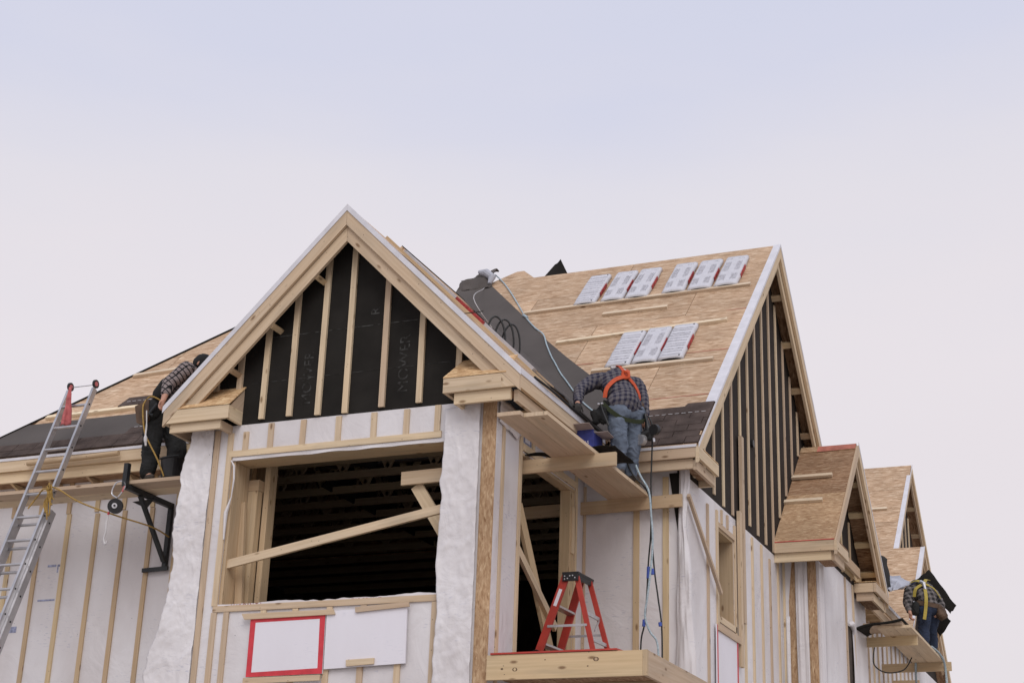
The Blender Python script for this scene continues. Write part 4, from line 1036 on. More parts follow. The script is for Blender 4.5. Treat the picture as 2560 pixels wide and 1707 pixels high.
# white and red wrapped strip beside it
t = thing('wrapped_board', 'board in white wrapper with a red block, lying on the front gable slope', 'wrapped board', BR(.9, 1.6, 0))
build(MB().prism([BR(.45, 2.30, .012), BR(1.45, .70, .012), BR(1.60, .74, .012), BR(.65, 2.40, .012)], BR.n * .05), 'wrapper', 'plastic', t)
a0, a1 = BR(.45, 2.30, .012), BR(1.45, .70, .012); b0, b1 = BR(.65, 2.40, .012), BR(1.60, .74, .012)
f_ = lambda a, b, k: a + (b - a) * k
build(MB().prism([f_(a0, a1, .40) - BR.eu * .003, f_(a0, a1, .62) - BR.eu * .003, f_(b0, b1, .60), f_(b0, b1, .39)], BR.n * .053), 'red_block', 'red_dull', t)

def bundle(u, s, label, striped, W=.318, L=.985, Hh=.068, sq=0.0):
    t = thing('shingle_bundle', label, 'shingle bundle', SL(u + W / 2, s + L / 2), 'shingle bundles stacked on the roof')
    e = SL.eu
    ph = random.uniform(0, 9)
    def fn(a, b):
        fall = min(a, 1 - a) * 10
        h = -.018 * max(0, 1 - fall) ** 2 + .004 * noise.noise((a * 5 + ph, b * 9, ph)) + .006 * math.sin(a * 3.14) * (1 - b) - .004 * (1 - math.sin(b * 3.14))
        return SL.n * h + e * (.006 * noise.noise((b * 6, ph, a)))
    build(MB().sheet([SL(u, s, Hh), SL(u + W, s, Hh), SL(u + W + sq, s + L, Hh), SL(u + sq, s + L, Hh)], 12, 20, fn, thick=Hh - .006), 'wrapper', 'plastic', t, True)
    def pr(a0, a1, b0, b1, mat, nm, h=.0025):
        m = MB()
        m.sheet([SL(u + a0 * W, s + b0 * L, Hh + h), SL(u + a1 * W, s + b0 * L, Hh + h), SL(u + a1 * W + sq, s + b1 * L, Hh + h), SL(u + a0 * W + sq, s + b1 * L, Hh + h)], 6, 8,
                lambda a, b: fn(a0 + (a1 - a0) * a, b0 + (b1 - b0) * b))
        return build(m, nm, mat, t)
    if striped:
        m = MB()
        for k in range(11):
            b0 = .07 + .08 * k + random.uniform(-.01, .01)
            w_ = random.uniform(.008, .03)
            m.sheet([SL(u + .06 * W, s + b0 * L, Hh + .0025), SL(u + .90 * W, s + b0 * L, Hh + .0025), SL(u + .90 * W, s + (b0 + w_) * L, Hh + .0025), SL(u + .06 * W, s + (b0 + w_) * L, Hh + .0025)], 8, 1, lambda a, b: fn(.06 + .84 * a, b0))
        build(m, 'print', 'print_grey', t)
        pr(.83, .89, .02, .05, 'black', 'tab'); pr(.83, .89, .95, .98, 'black', 'tab')
    else:
        for a0, a1, b0, b1 in ((.10, .36, .12, .36), (.62, .88, .12, .36), (.12, .36, .45, .82), (.64, .86, .45, .82), (.10, .36, .88, .95), (.62, .88, .88, .95)):
            m = MB(); rr = random.Random(u * 100 + a0 * 10 + b0)
            k = a0
            while k < a1:
                w_ = rr.uniform(.008, .02)
                c0, c1 = b0 + rr.uniform(0, .04), b1 - rr.uniform(0, .05)
                m.sheet([SL(u + k * W, s + c0 * L, Hh + .0025), SL(u + (k + w_) * W, s + c0 * L, Hh + .0025), SL(u + (k + w_) * W + sq, s + c1 * L, Hh + .0025), SL(u + k * W + sq, s + c1 * L, Hh + .0025)], 1, 6, lambda a, b: fn(k, c0 + (c1 - c0) * b))
                k += w_ + rr.uniform(.008, .02)
            build(m, 'print', 'print_grey', t)
    # red printed side and the dark shingle edges at the open lower end
    m = MB(); m.prism([SL(u + W + .0015, s + .30 * L, .012), SL(u + W + .0015, s + .66 * L, .012), SL(u + W + .0015, s + .66 * L, Hh - .008), SL(u + W + .0015, s + .30 * L, Hh - .008)], e * .008)
    build(m, 'side_print', 'red_dull', t)
    m = MB()
    pts = [SL(u + W * a, s - .004, h) for a, h in ((.05, .004), (.93, .004), (.93, .036), (.75, .050), (.45, .054), (.2, .046), (.05, .022))]
    m.prism(pts, SL.es * .012); build(m, 'shingle_ends', 'black', t)
    return t
bundle(-1.265, 4.40, 'striped white shingle bundle at the far left end of the upper row', True, sq=-.01)
bundle(-.872, 4.41, 'white shingle bundle second from the left in the upper row, beside the striped one', False)
bundle(-.515, 4.41, 'white shingle bundle third from the left in the upper row, before the wide gap', False)
bundle(.003, 4.43, 'white shingle bundle just right of the wide gap in the upper row', False)
bundle(.368, 4.43, 'white shingle bundle second from the right in the upper row', False)
bundle(.735, 4.44, 'white shingle bundle at the right end of the upper row, nearest the gable edge', False)
bundle(-.225, 2.185, 'striped white shingle bundle at the left of the lower three, right over the worker', True)
bundle(.115, 2.22, 'white shingle bundle between the two striped ones of the lower row', False)
bundle(.455, 2.235, 'striped white shingle bundle at the right of the lower three', True)

# ================================================================== ROPES AND HOSES
def smooth_pts(pts, n=6):
    pts = [Vector(p) for p in pts]
    out = []
    for i in range(len(pts) - 1):
        p0, p1, p2, p3 = pts[max(i - 1, 0)], pts[i], pts[i + 1], pts[min(i + 2, len(pts) - 1)]
        for k in range(n):
            t = k / n
            out.append(.5 * ((2 * p1) + (p2 - p0) * t + (2 * p0 - 5 * p1 + 4 * p2 - p3) * t * t + (3 * p1 - p0 - 3 * p2 + p3) * t ** 3))
    out.append(pts[-1])
    return out
def rope(name, pts, r, mat, label, cat, n=6, group=None):
    o = build(MB().tube(smooth_pts(pts, n), r, 7), name, mat, None, True)
    recenter(o, pts[0])
    return tag(o, label, cat, group)
ll = [(-3.01, 6.10), (-2.72, 5.67), (-2.41, 5.13), (-2.12, 4.59), (-1.93, 4.24), (-1.66, 3.81), (-1.45, 3.53), (-1.29, 3.16), (-1.1, 2.75), (-1.0, 2.56), (-.82, 2.21), (-.66, 1.94), (-.42, 1.53), (-.26, 1.28), (-.05, 1.0), (.12, .75)]
L_ = rope('safety_rope', [SL(u, s, .022) for u, s in ll], .010, 'blue_rope', 'pale blue safety rope lying down the roof valley to the worker in the orange harness', 'rope')
build(MB().tube([SL(-1.98, 4.30, .03), SL(-1.93, 4.24, .03), SL(-1.88, 4.18, .03)], .018, 8), 'knot', 'blue_rope', L_)
rope('cord', [SL(-2.98, 5.70, .05), SL(-2.93, 5.35, .10), BR(1.95, 2.20, .16), BR(1.75, 1.62, .06)], .004, 'cord', 'thin white cord hanging from the folded underlayment at the ridge', 'cord')
hcoil = thing('hose_coil', 'black air hose coiled in standing loops on the front gable slope', 'hose', BR(1.5, 1.2))
def hose_loop(c, r1, r2, lean):
    b = BR(c[0], c[1], .03)
    return [b + Vector((r1 * math.cos(a) + lean * math.sin(a), .05 * math.cos(a), r2 * max(0, math.sin(a)) - r1 * .9 * math.cos(a) * .55)) for a in [math.pi * (1.05 - 1.1 * k / 18) for k in range(19)]]
for c_, r1, r2, ln in (((1.42, 1.30), .085, .23, .0), ((1.50, 1.22), .095, .27, .02), ((1.55, 1.14), .09, .28, .03)):
    build(MB().tube(hose_loop(c_, r1, r2, ln), .011, 7), 'loop', 'hose', hcoil, True)
build(MB().tube(smooth_pts([BR(1.62, 1.05, .03), BR(1.5, .85, .02), BR(1.45, .45, .03), BR(1.7, .30, .05), BR(1.6, .12, .03), BR(1.9, .06, .03), BR(2.3, .03, .02)]), .011, 7), 'tail', 'hose', hcoil, True)
o = build(MB().prism([BR(1.28, 1.35, .012), BR(1.58, .85, .012), BR(1.66, .88, .012), BR(1.38, 1.42, .012)], BR.n * .05), 'starter_roll', 'black')
tag(recenter(o, BR(1.45, 1.1)), 'small black roll lying under the hose coil on the gable slope', 'roll')
rope('air_hose', [(.35, .1, 2.17), (.37, .45, 2.165), (.36, .95, 2.17), (.37, 1.35, 2.165), (.36, 1.8, 2.17), (.45, 2.0, 2.12)], .014, 'hose', 'black air hose lying along the right eave edge of the front gable roof', 'hose')
rope('air_hose', [(.93, 1.86, 2.06), (.885, 1.9, 2.18), (.891, 1.9, 2.242), (.915, 1.9, 2.269), (.95, 1.9, 2.261), (.989, 1.9, 2.173), (.995, 1.9, 2.0), (.986, 1.9, 1.715), (.981, 1.9, 1.45), (.99, 1.9, .98), (1.021, 1.9, .57), (1.061, 1.9, .28), (1.1, 1.9, -.02), (1.106, 1.9, -.40), (1.10, 1.9, -.715)], .009, 'hose',
     'black air hose looping off the nail gun and down to the porch, rightmost strand', 'hose')
rope('air_hose', [(.70, 1.80, 1.86), (.79, 1.84, 1.62), (.93, 1.87, 1.45), (.98, 1.88, 1.30), (.988, 1.88, .98), (.962, 1.88, .662), (.944, 1.88, .285), (.919, 1.88, 0), (.887, 1.88, -.146), (.875, 1.88, -.45), (.87, 1.88, -.715)], .009, 'hose',
     'black air hose hanging from the plank to the porch, left strand under the blue tape', 'hose')
r_ = rope('rope', [(.79, 1.85, 1.98), (.783, 1.85, 1.863), (.81, 1.85, 1.754), (.879, 1.85, 1.589), (.973, 1.85, 1.411), (1.0, 1.85, 1.15), (1.017, 1.85, .902), (1.005, 1.85, .649), (.96, 1.85, .274), (.935, 1.85, .089), (.987, 1.85, -.073), (1.065, 1.85, -.186), (1.084, 1.85, -.40), (1.08, 1.85, -.715)], .011, 'blue_rope',
     'pale blue rope dangling from the worker in the orange harness down past the plank', 'rope')
for a_, b_, r0 in (((.972, 1.865, .60), (.968, 1.865, .48), .022), ((1.005, 1.87, .58), (1.01, 1.87, .52), .02), ((.925, 1.86, .05), (.92, 1.86, -.02), .018), ((1.085, 1.89, .02), (1.09, 1.89, -.02), .018)):
    build(MB().tube([a_, b_], r0, 8), 'tape', 'blue_ink', r_)

# ================================================================== SCAFFOLD PLANKS, BRACKETS
def plank(lo, hi, label, mat='lumber_tan', group=None):
    o = build(MB().box(lo, hi), 'scaffold_plank', mat)
    recenter(o, [(a + b) / 2 for a, b in zip(lo, hi)])
    return tag(o, label, 'plank', group)
gp = 'scaffold planks beside the front gable'
plank((.325, -.735, 1.50), (.560, 2.45, 1.538), 'inner of the two scaffold planks beside the front gable, nearer the wall', 'lumber', gp)
plank((.563, -.65, 1.50), (.800, 2.45, 1.538), 'outer of the two scaffold planks, under the worker in the orange harness', 'lumber', gp)
def beam(p0, p1, label, w=.14, t=.038, group='scaffold brackets of bare lumber'):
    o = build(MB().board(p0, p1, w, t), 'scaffold_beam', 'lumber_tan')
    recenter(o, p0)
    return tag(o, label, 'beam', group)
beam((-.05, .70, 1.43), (1.02, .67, 1.43), 'short upper cross beam under the near scaffold planks by the open side window')
beam((-.80, 2.44, 1.43), (1.185, 2.36, 1.43), 'long lower cross beam under the scaffold planks, above the red ladder')
gl = 'scaffold planks along the left wall'
plank((-7.6, .12, 1.443), (-3.62, .37, 1.482), 'front plank of the left scaffold, behind the aluminium ladder', 'lumber', gl)
plank((-7.6, .375, 1.443), (-3.62, .62, 1.481), 'rear plank of the left scaffold, nearer the wrapped wall', 'lumber', gl)
# black steel bracket
t = thing('wall_bracket', 'black steel scaffold bracket holding the left planks against the wrapped wall', 'bracket', (-4.45, .96, .7))
build(MB().board((-4.45, .09, 1.405), (-4.45, .975, 1.405), .06, .05), 'arm', 'steel_black', t)
build(MB().board((-4.45, .955, 1.372), (-4.45, .955, .70), .05, .05, (0, 1, 0)), 'upright', 'steel_black', t)
build(MB().board((-4.45, .36, 1.372), (-4.45, .925, .76), .045, .04, (1, 0, 0)), 'diagonal_strut', 'steel_black', t)
build(MB().board((-4.45, .07, 1.40), (-4.45, .07, 1.66), .055, .055, (1, 0, 0)), 'toe_post', 'steel_black', t)
build(MB().board((-4.40, .95, .685), (-4.74, .95, .675), .045, .03), 'foot', 'steel_black', t)
build(MB().prism([(-4.70, .56, 1.372), (-4.36, .50, 1.372), (-4.47, .52, 1.27)], (0, .01, 0)), 'gusset', 'steel_black', t)
# retractable lifeline hanging from it
t = thing('lifeline_reel', 'black round lifeline reel hanging on a hook from the steel bracket', 'reel', (-4.53, .05, 1.2))
build(MB().cyl((-4.53, .05, 1.18), (.35, -.85, -.1), .082, .05, 28), 'housing', 'black', t)
hb = build(MB().cyl((-4.521, .022, 1.177), (.35, -.85, -.1), .030, .012, 20), 'hub', 'steel', t)
build(MB().cyl((-4.515, .012, 1.176), (.35, -.85, -.1), .012, .010, 16), 'hub_cap', 'black', t)
build(MB().tube(smooth_pts([(-4.52, .05, 1.27), (-4.60, .05, 1.33), (-4.56, .05, 1.44), (-4.47, .05, 1.455), (-4.43, .05, 1.41), (-4.46, .05, 1.34), (-4.51, .05, 1.28)]), .008, 7), 'hook', 'steel', t)
build(MB().tube([(-4.437, .05, 1.40), (-4.462, .05, 1.335)], .011, 7), 'hook_gate', 'red_cloth', t)
build(MB().tube(smooth_pts([(-4.60, .05, 1.15), (-4.61, .05, 1.07), (-4.62, .05, .98), (-4.615, .05, .90), (-4.63, .05, .82), (-4.60, .05, .76), (-4.585, .05, .80)]), [.008] * 10 + [.011] * 27, 7), 'lanyard', 'cord', t)
build(MB().tube([(-4.606, .05, 1.12), (-4.612, .05, 1.09)], .013, 8), 'stopper', 'red_paint', t)
# right porch red sheet
o = build(MB().prism([(.05, -.06, -.603), (1.30, -.06, -.600), (1.40, .55, -.600), (.05, .55, -.603)], (0, 0, .016)), 'red_sheet', 'red_glass')
tag(recenter(o, (.6, .2, -.6)), 'thin red sheet lying on the porch beam under the step ladder', 'sheet')
o = build(MB().sheet([(.03, .42, -.585), (.50, .42, -.585), (.50, .75, -.585), (.03, .75, -.585)], 16, 8, lambda u, v: (0, 0, .105 * math.exp(-((u - .6) / .22) ** 2) * (1 - .5 * v)), thick=.004), 'felt_scrap', 'black', None, True)
tag(recenter(o, (.25, .55, -.58)), 'curled scrap of black felt at the foot of the red step ladder', 'felt scrap')

# ================================================================== RED STEP LADDER
t = thing('step_ladder', 'red fibreglass step ladder standing open on the porch before the side window', 'ladder', (.35, 1.27, -.70))
Yn, Yf = 1.10, 1.45
tops = {'fn': (.352, Yn, .40), 'ff': (.375, Yf - .02, .38), 'rn': (.452, Yn, .40), 'rf': (.475, Yf - .02, .38)}
bots = {'fn': (-.03, Yn - .05, -.716), 'ff': (.025, Yf + .05, -.716), 'rn': (.74, Yn - .04, -.716), 'rf': (.775, Yf + .04, -.716)}
def lerp(a, b, k): return Vector(a).lerp(Vector(b), k)
for k, w in (('fn', .080), ('ff', .080), ('rn', .050), ('rf', .050)):
    r0 = build(MB().board(tops[k], bots[k], w, .026, (1, 0, .3)), 'rail', 'red_glass', t)
    if k == 'fn':
        p = lerp(tops[k], bots[k], .22); d = (Vector(bots[k]) - Vector(tops[k])).normalized()
        u_ = (Vector((1, 0, .3)) - d * d.dot(Vector((1, 0, .3)))).normalized()
        q = p + Vector((0, -.0150, 0))
        build(MB().prism([q - d * .09 - u_ * .018, q + d * .09 - u_ * .018, q + d * .09 + u_ * .018, q - d * .09 + u_ * .018], (0, .0012, 0)), 'sticker', 'foam', r0)
        q2 = lerp(tops[k], bots[k], .77) + Vector((0, -.0150, 0))
        text_obj('PJR', 'marking', .06, q2 - u_ * .02 + d * .07, -d, u_ * -1 if False else Vector((0, -1, 0)).cross(-d), 'black', r0, .0006)
c = build(MB().prism([(.315, Yn - .04, .385), (.49, Yn - .04, .385), (.505, Yf + .03, .385), (.345, Yf + .03, .385)], (0, 0, .022)).prism([(.318, Yn - .042, .315), (.487, Yn - .042, .315), (.482, Yn - .042, .386), (.322, Yn - .042, .386)], (0, .022, 0)).prism([(.483, Yn - .02, .33), (.487, Yn - .02, .386), (.502, Yf + .025, .386), (.498, Yf + .025, .33)], (-.014, 0, 0)), 'top_cap', 'black', t)
for x, z in ((.345, .365), (.375, .34), (.40, .366), (.345, .335), (.455, .345), (.43, .368)): build(MB().cyl((x, Yn - .043, z), (0, 1, 0), .007, .006, 8), 'rivet', 'steel', c)
for k in (.30, .64):
    a, b = lerp(tops['fn'], bots['fn'], k), lerp(tops['ff'], bots['ff'], k)
    build(MB().board(a + Vector((.012, .013, 0)), b + Vector((.012, -.013, 0)), .075, .022, (1, 0, .1)), 'step', 'alu', t)
for k in (.36, .60):
    a, b = lerp(tops['rn'], bots['rn'], k), lerp(tops['rf'], bots['rf'], k)
    build(MB().board(a + Vector((0, .013, 0)), b + Vector((0, -.013, 0)), .035, .018, (0, 0, 1)), 'crossbar', 'alu', t)
for ka, kb, fa, fb in (('fn', 'rn', .48, .48), ('ff', 'rf', .50, .50)):
    a, b = lerp(tops[ka], bots[ka], fa), lerp(tops[kb], bots[kb], fb)
    off = Vector((0, -.017 if ka == 'fn' else .017, 0))
    build(MB().board(a + off, b + off, .024, .005, (0, 0, 1)), 'spreader', 'alu', t)
build(MB().board(lerp(tops['rf'], bots['rf'], .36), lerp(tops['rn'], bots['rn'], .52) + Vector((.03, .10, 0)), .018, .008, (0, 1, 0)), 'brace', 'alu', t)

# ================================================================== ALUMINIUM EXTENSION LADDER
Lt, Lb = Vector((0, .905, 2.92)), Vector((0, -1.86, GZ + .0))
ld = (Vector((0, .585, 2.80)) - Vector((0, -.43, -.16))).normalized()
XR, XL = -5.455, -5.818
def LP(x, z, off=0.0):
    k = (z - 2.80) / ld.z
    p = Vector((x, .585, 2.80)) + ld * k
    return p + Vector((0, -ld.z, ld.y)) * off
t = thing('extension_ladder', 'aluminium extension ladder leaning on the left eave with a red rag tied near its top', 'ladder', LP(-5.9, GZ, .0))
for x, s in ((XR, 1), (XL, -1)):
    build(MB().board(LP(x, GZ + .3), LP(x, 2.80), .070, .030, (0, -1, .3)), 'rail', 'alu', t)
    build(MB().board(LP(x + .035 * s, GZ), LP(x + .035 * s, 1.15, -.055), .080, .028, (0, -1, .3)) if False else MB().board(LP(x + .034 * s, GZ, -.075), LP(x + .034 * s, 1.22, -.075), .085, .030, (0, -1, .3)), 'base_rail', 'alu', t)
    w_ = build(MB().cyl(LP(x, 2.86, .01), (1, 0, 0), .052, .022, 24), 'end_wheel', 'steel_black', t)
    build(MB().cyl(LP(x, 2.86, .01), (1, 0, 0), .030, .026, 20), 'wheel_face', 'red_cloth', w_)
build(MB().tube([LP(XL, 2.86), LP(XR, 2.86)], .006, 8), 'axle', 'steel', t)
z = 2.585; k = 0
while z > GZ + .4:
    build(MB().tube([LP(XL, z), LP(XR, z)], .0165, 10), 'rung', 'alu', t)
    if z < 1.25: build(MB().tube([LP(XL - .03, z - .05, -.075), LP(XR + .03, z - .05, -.075)], .0165, 10), 'rung', 'alu', t)
    build(MB().cyl(LP(XR + .017, z), (1, 0, 0), .011, .005, 10), 'rung_end', 'black', t)
    if z < 1.25: build(MB().cyl(LP(XR + .051, z - .05, -.075), (1, 0, 0), .011, .005, 10), 'rung_end', 'black', t)
    z -= .292; k += 1
def ragf(u, v):
    return (.03 * (1 - v) * noise.noise((u * 3, v * 3, 0)) + (-.035 * v * (u - .5) * 2), -.03 * math.sin(u * 6 + 1) * (1 - v * .7), .03 * noise.noise((u * 4, 0, 3)) * (1 - v))
p = LP(-5.71, 2.56, .02)
o = build(MB().sheet([p + Vector((-.05, -.02, -.24)), p + Vector((.10, -.02, -.20)), p + Vector((.05, -.02, .24)), p + Vector((-.05, -.02, .24))], 10, 16, ragf, thick=.004), 'rag', 'red_cloth', None, True)
tag(recenter(o, p), 'faded red rag hanging from the top rung of the aluminium ladder', 'rag')
yr = [(-5.389, -.03, 1.448), (-5.243, -.03, 1.391), (-4.973, .0, 1.242), (-4.622, .2, 1.119), (-4.385, .55, 1.058), (-4.42, .93, 1.04)]
yt = thing('tie_rope', 'yellow rope knotted round the aluminium ladder and stretched to the steel bracket', 'rope', yr[0])
build(MB().tube(smooth_pts(yr), .009, 7), 'strand', 'yellow_rope', yt, True)
kx = Vector((-5.40, -.03, 1.43))
m = MB()
for k in range(14):
    a = k * .9
    e_ = kx + Vector((.10 * random.uniform(-.3, 1), -.03 + .03 * random.random(), -.10 - .28 * random.random()))
    m.tube(smooth_pts([kx + Vector((.02 * math.cos(a), -.02, .02 * math.sin(a))), kx + Vector((.05 + .03 * math.cos(a), -.04, -.04 + .05 * math.sin(a))), e_.lerp(kx, .4) + Vector((.03 * math.sin(a), -.01, 0)), e_], 4), .0075, 6)
build(m, 'frayed_ends', 'yellow_rope', yt, True)
build(MB().tube(smooth_pts([kx + Vector((-.03, .03, .03)), kx + Vector((.045, -.06, .03)), kx + Vector((.05, -.05, -.03)), kx + Vector((-.05, -.03, -.02)), kx + Vector((-.16, .02, -.08)), kx + Vector((-.25, .0, -.22))]), .009, 7), 'knot', 'yellow_rope', yt, True)

# ================================================================== BOARDS ON THE FRONT WALL
t = thing('sign_board', 'white foam panel with a wide red border nailed under the big opening', 'panel', (-2.18, -.04, -.43))
def quadxz(pts, y, th): return MB().prism([(x, y, z) for x, z in pts], (0, th, 0))
q = [(-2.615, -.125), (-1.755, -.135), (-1.745, -.722), (-2.612, -.732)]
build(quadxz(q, -.045, .02), 'panel', 'foam', t)
qi = [(-2.553, -.19), (-1.815, -.182), (-1.80, -.668), (-2.553, -.688)]
for a, b in ((0, 1), (1, 2), (2, 3), (3, 0)):
    build(quadxz([q[a], q[b], qi[b], qi[a]], -.0465, .001), 'red_border', 'red_paint', t)
t = thing('foam_board', 'plain white foam panel right of the red bordered panel', 'panel', (-1.3, -.04, -.4))
build(quadxz([(-1.742, -.11), (-.858, -.095), (-.845, -.65), (-1.732, -.680)], -.044, .02), 'panel', 'foam', t)
def scrap(pts, label):
    o = build(quadxz(pts, -.066, .019), 'scrap_board', 'lumber')
    cx = sum(p[0] for p in pts) / 4; cz = sum(p[1] for p in pts) / 4
    return tag(recenter(o, (cx, -.06, cz)), label, 'board', 'scrap boards holding the foam panels')
scrap([(-2.715, -.098), (-1.662, -.098), (-1.640, -.148), (-2.68, -.158)], 'scrap board with slanted ends above the red bordered panel')
scrap([(-1.418, -.088), (-.835, -.062), (-.825, -.108), (-1.412, -.140)], 'split scrap board at the top of the plain white panel')
scrap([(-2.63, -.742), (-1.757, -.735), (-1.757, -.79), (-2.63, -.80)], 'scrap board under the red bordered panel')
scrap([(-1.48, -.60), (-1.175, -.592), (-1.175, -.648), (-1.475, -.662)], 'short wooden chip on the lower part of the plain white panel')
# boards on the right wall
def rboard(y0, y1, z0, z1, x0, x1, label):
    o = build(MB().box((x0, y0, z0), (x1, y1, z1)), 'long_board', 'lumber')
    return tag(recenter(o, ((x0 + x1) / 2, (y0 + y1) / 2, z0)), label, 'board', 'long boards fixed upright on the right wall')
rboard(4.50, 4.60, -.02, 1.85, 1.216, 1.255, 'wide upright board just right of the side window')
rboard(4.64, 4.74, .52, 2.84, 1.216, 1.258, 'tall upright board reaching over the black gable felt, right of the side window')
o = build(MB().board((1.24, 2.42, 1.50), (1.262, 3.60, .66), .045, .035), 'leaning_stick', 'lumber')
tag(recenter(o, (1.25, 3.0, 1.1)), 'thin stick slanting down across the corner wrap to the side window', 'stick')
t = thing('sign_board', 'white panel with a thin red border under the narrow side window', 'panel', (1.23, 3.95, -.4))
build(MB().box((1.2155, 3.52, -1.2), (1.232, 4.42, .30)), 'panel', 'foam', t)
for lo, hi in (((1.2322, 3.521, -1.2), (1.2332, 3.565, .299)), ((1.2322, 4.36, -1.2), (1.2332, 4.419, .299)), ((1.2322, 3.565, .25), (1.2332, 4.36, .299))):
    build(MB().box(lo, hi), 'red_border', 'red_paint', t)
o = build(MB().box((1.2342, 3.54, .235), (1.252, 4.52, .315)), 'scrap_board', 'lumber')
tag(recenter(o, (1.24, 4.0, .27)), 'batten across the top of the panel under the narrow side window', 'board')

# blue box on the planks
t = thing('nail_box', 'open blue carton of nails on the scaffold planks beside the worker in the orange harness', 'box', (.44, 1.40, 1.54))
build(MB().box((.33, 1.33, 1.54), (.336, 1.60, 1.99)).box((.53, 1.33, 1.54), (.536, 1.60, 1.95)).box((.336, 1.33, 1.54), (.53, 1.336, 1.99)).box((.336, 1.594, 1.54), (.53, 1.60, 1.99)), 'carton', 'blue_card', t)
build(MB().prism([(.33, 1.33, 1.985), (.536, 1.33, 1.985), (.52, 1.21, 2.02), (.345, 1.21, 2.02)], (0, 0, .004)), 'flap', 'card', t)
build(MB().prism([(.536, 1.34, 1.952), (.536, 1.60, 1.952), (.70, 1.60, 1.92), (.68, 1.36, 1.955)], (0, 0, .004)), 'flap', 'card', t)
text_obj('NAILS', 'lettering', .045, (.36, 1.3285, 1.83), (1, 0, 0), (0, 0, 1), 'foam', t)
# black sheets on the planks
def blacksheet(P, fn, label, nm='felt_sheet'):
    o = build(MB().sheet(P, 14, 10, fn, thick=.006), nm, 'felt', None, True)
    c_ = sum((Vector(p) for p in P), Vector()) / 4
    return tag(recenter(o, c_), label, 'felt sheet', 'loose black felt sheets')
blacksheet([(-.03, .74, 1.57), (.33, .70, 1.545), (.33, .95, 1.545), (-.05, .86, 1.57)], lambda u, v: (0, 0, .03 * math.sin(u * 3.1) + .03 * (1 - u) * v), 'black felt sheet lying between the scaffold planks and the open side window')
blacksheet([(.50, .68, 1.562), (.98, .74, 1.575), (1.03, 1.20, 1.555), (.55, 1.35, 1.56)], lambda u, v: (0, 0, .02 * math.sin(u * 4) + .035 * u * (1 - v) - .0 + .02 * noise.noise((u * 3, v * 3, 0))), 'black felt sheet draped before the legs of the worker in the orange harness')

# ================================================================== FAR SCAFFOLD
gf = 'scaffold planks along the far eave'
plank((1.98, 9.3, 1.27), (2.215, 12.7, 1.308), 'inner far scaffold plank, nearer the wall, under the worker in the yellow harness', 'lumber', gf)
plank((2.22, 9.3, 1.27), (2.46, 12.7, 1.308), 'outer far scaffold plank, under the worker in the yellow harness', 'lumber', gf)
beam((1.50, 9.98, 1.20), (2.44, 9.94, 1.20), 'near cross beam of the far scaffold, under the folded felt', .14)
beam((1.48, 12.35, 1.20), (2.58, 12.32, 1.20), 'far cross beam of the far scaffold, at the right edge of the row', .14)
o = build(MB().box((1.78, 9.28, 1.312), (2.03, 9.9, 1.35)).box((2.04, 9.25, 1.312), (2.34, 9.9, 1.36)), 'short_plank', 'lumber')
tag(recenter(o, (2.05, 9.5, 1.33)), 'two short lumber ends under folded felt at the near end of the far scaffold', 'plank')
o = build(MB().sheet([(1.55, 9.2, 1.30), (2.36, 9.2, 1.40), (2.36, 10.0, 1.40), (1.62, 10.0, 1.38)], 14, 6, lambda u, v: (0, 0, .02 * math.sin(u * 6) - .10 * (1 - u) ** 3), thick=.03), 'felt_fold', 'felt', None, True)
tag(recenter(o, (2.0, 9.5, 1.38)), 'folded black felt hanging over the near end of the far scaffold', 'felt sheet')
def fs(P, lab, mat='felt', fn=None, cat='felt sheet'):
    o = build(MB().sheet(P, 10, 10, fn or (lambda u, v: (.03 * noise.noise((u * 3, v * 3, 1)), 0, .03 * noise.noise((u * 3, v * 3, 5)))), thick=.006), 'felt_sheet', mat, None, True)
    return tag(recenter(o, sum((Vector(p) for p in P), Vector()) / 4), lab, cat, 'felt sheets round the far worker')
fs([(2.10, 12.1, 2.52), (2.35, 12.1, 2.72), (2.76, 12.0, 2.10), (2.66, 12.0, 1.97)], 'long black felt sheet slanting down behind the worker in the yellow harness')
fs([(2.38, 12.1, 1.90), (2.50, 12.1, 2.12), (2.66, 12.0, 1.86), (2.45, 12.1, 1.60)], 'small black felt corner sticking out below the worker in the yellow harness')
fs([(1.95, 10.3, 2.05), (2.1, 10.3, 2.04), (2.12, 12.0, 2.50), (1.5, 12.0, 2.75)], 'pale crumpled underlayment beside the worker in the yellow harness', 'underlay_back', lambda u, v: (.10 * noise.noise((u * 3, v * 4, 1)), 0, .08 * noise.noise((u * 4, v * 5, 5))), 'sheet')
fs([(1.93, 10.10, 2.02), (2.02, 10.4, 2.04), (1.68, 12.2, 2.95), (1.62, 10.6, 2.80)], 'black felt sheet hanging at the rear foot of the side gable', 'felt')
rope('air_hose', [(1.62, 11.0, 1.32), (1.60, 11.0, 1.05), (1.75, 11.2, .95), (1.95, 11.6, 1.05), (2.05, 11.8, 1.27)], .010, 'hose', 'thin dark hose sagging below the far scaffold', 'hose')
rope('rope', [(2.03, 12.3, 1.31), (2.02, 12.3, 1.0), (2.03, 12.3, .3), (2.0, 12.3, -.6)], .018, 'blue_rope', 'grey rope hanging in the middle of the far scaffold', 'rope')
rope('rope', [(2.44, 11.3, 1.34), (2.47, 11.9, 1.325), (2.485, 12.28, 1.20), (2.50, 12.29, .7), (2.52, 12.29, .2), (2.56, 12.3, -.6)], .018, 'blue_rope', 'grey rope over the outer edge of the far scaffold, rightmost', 'rope')

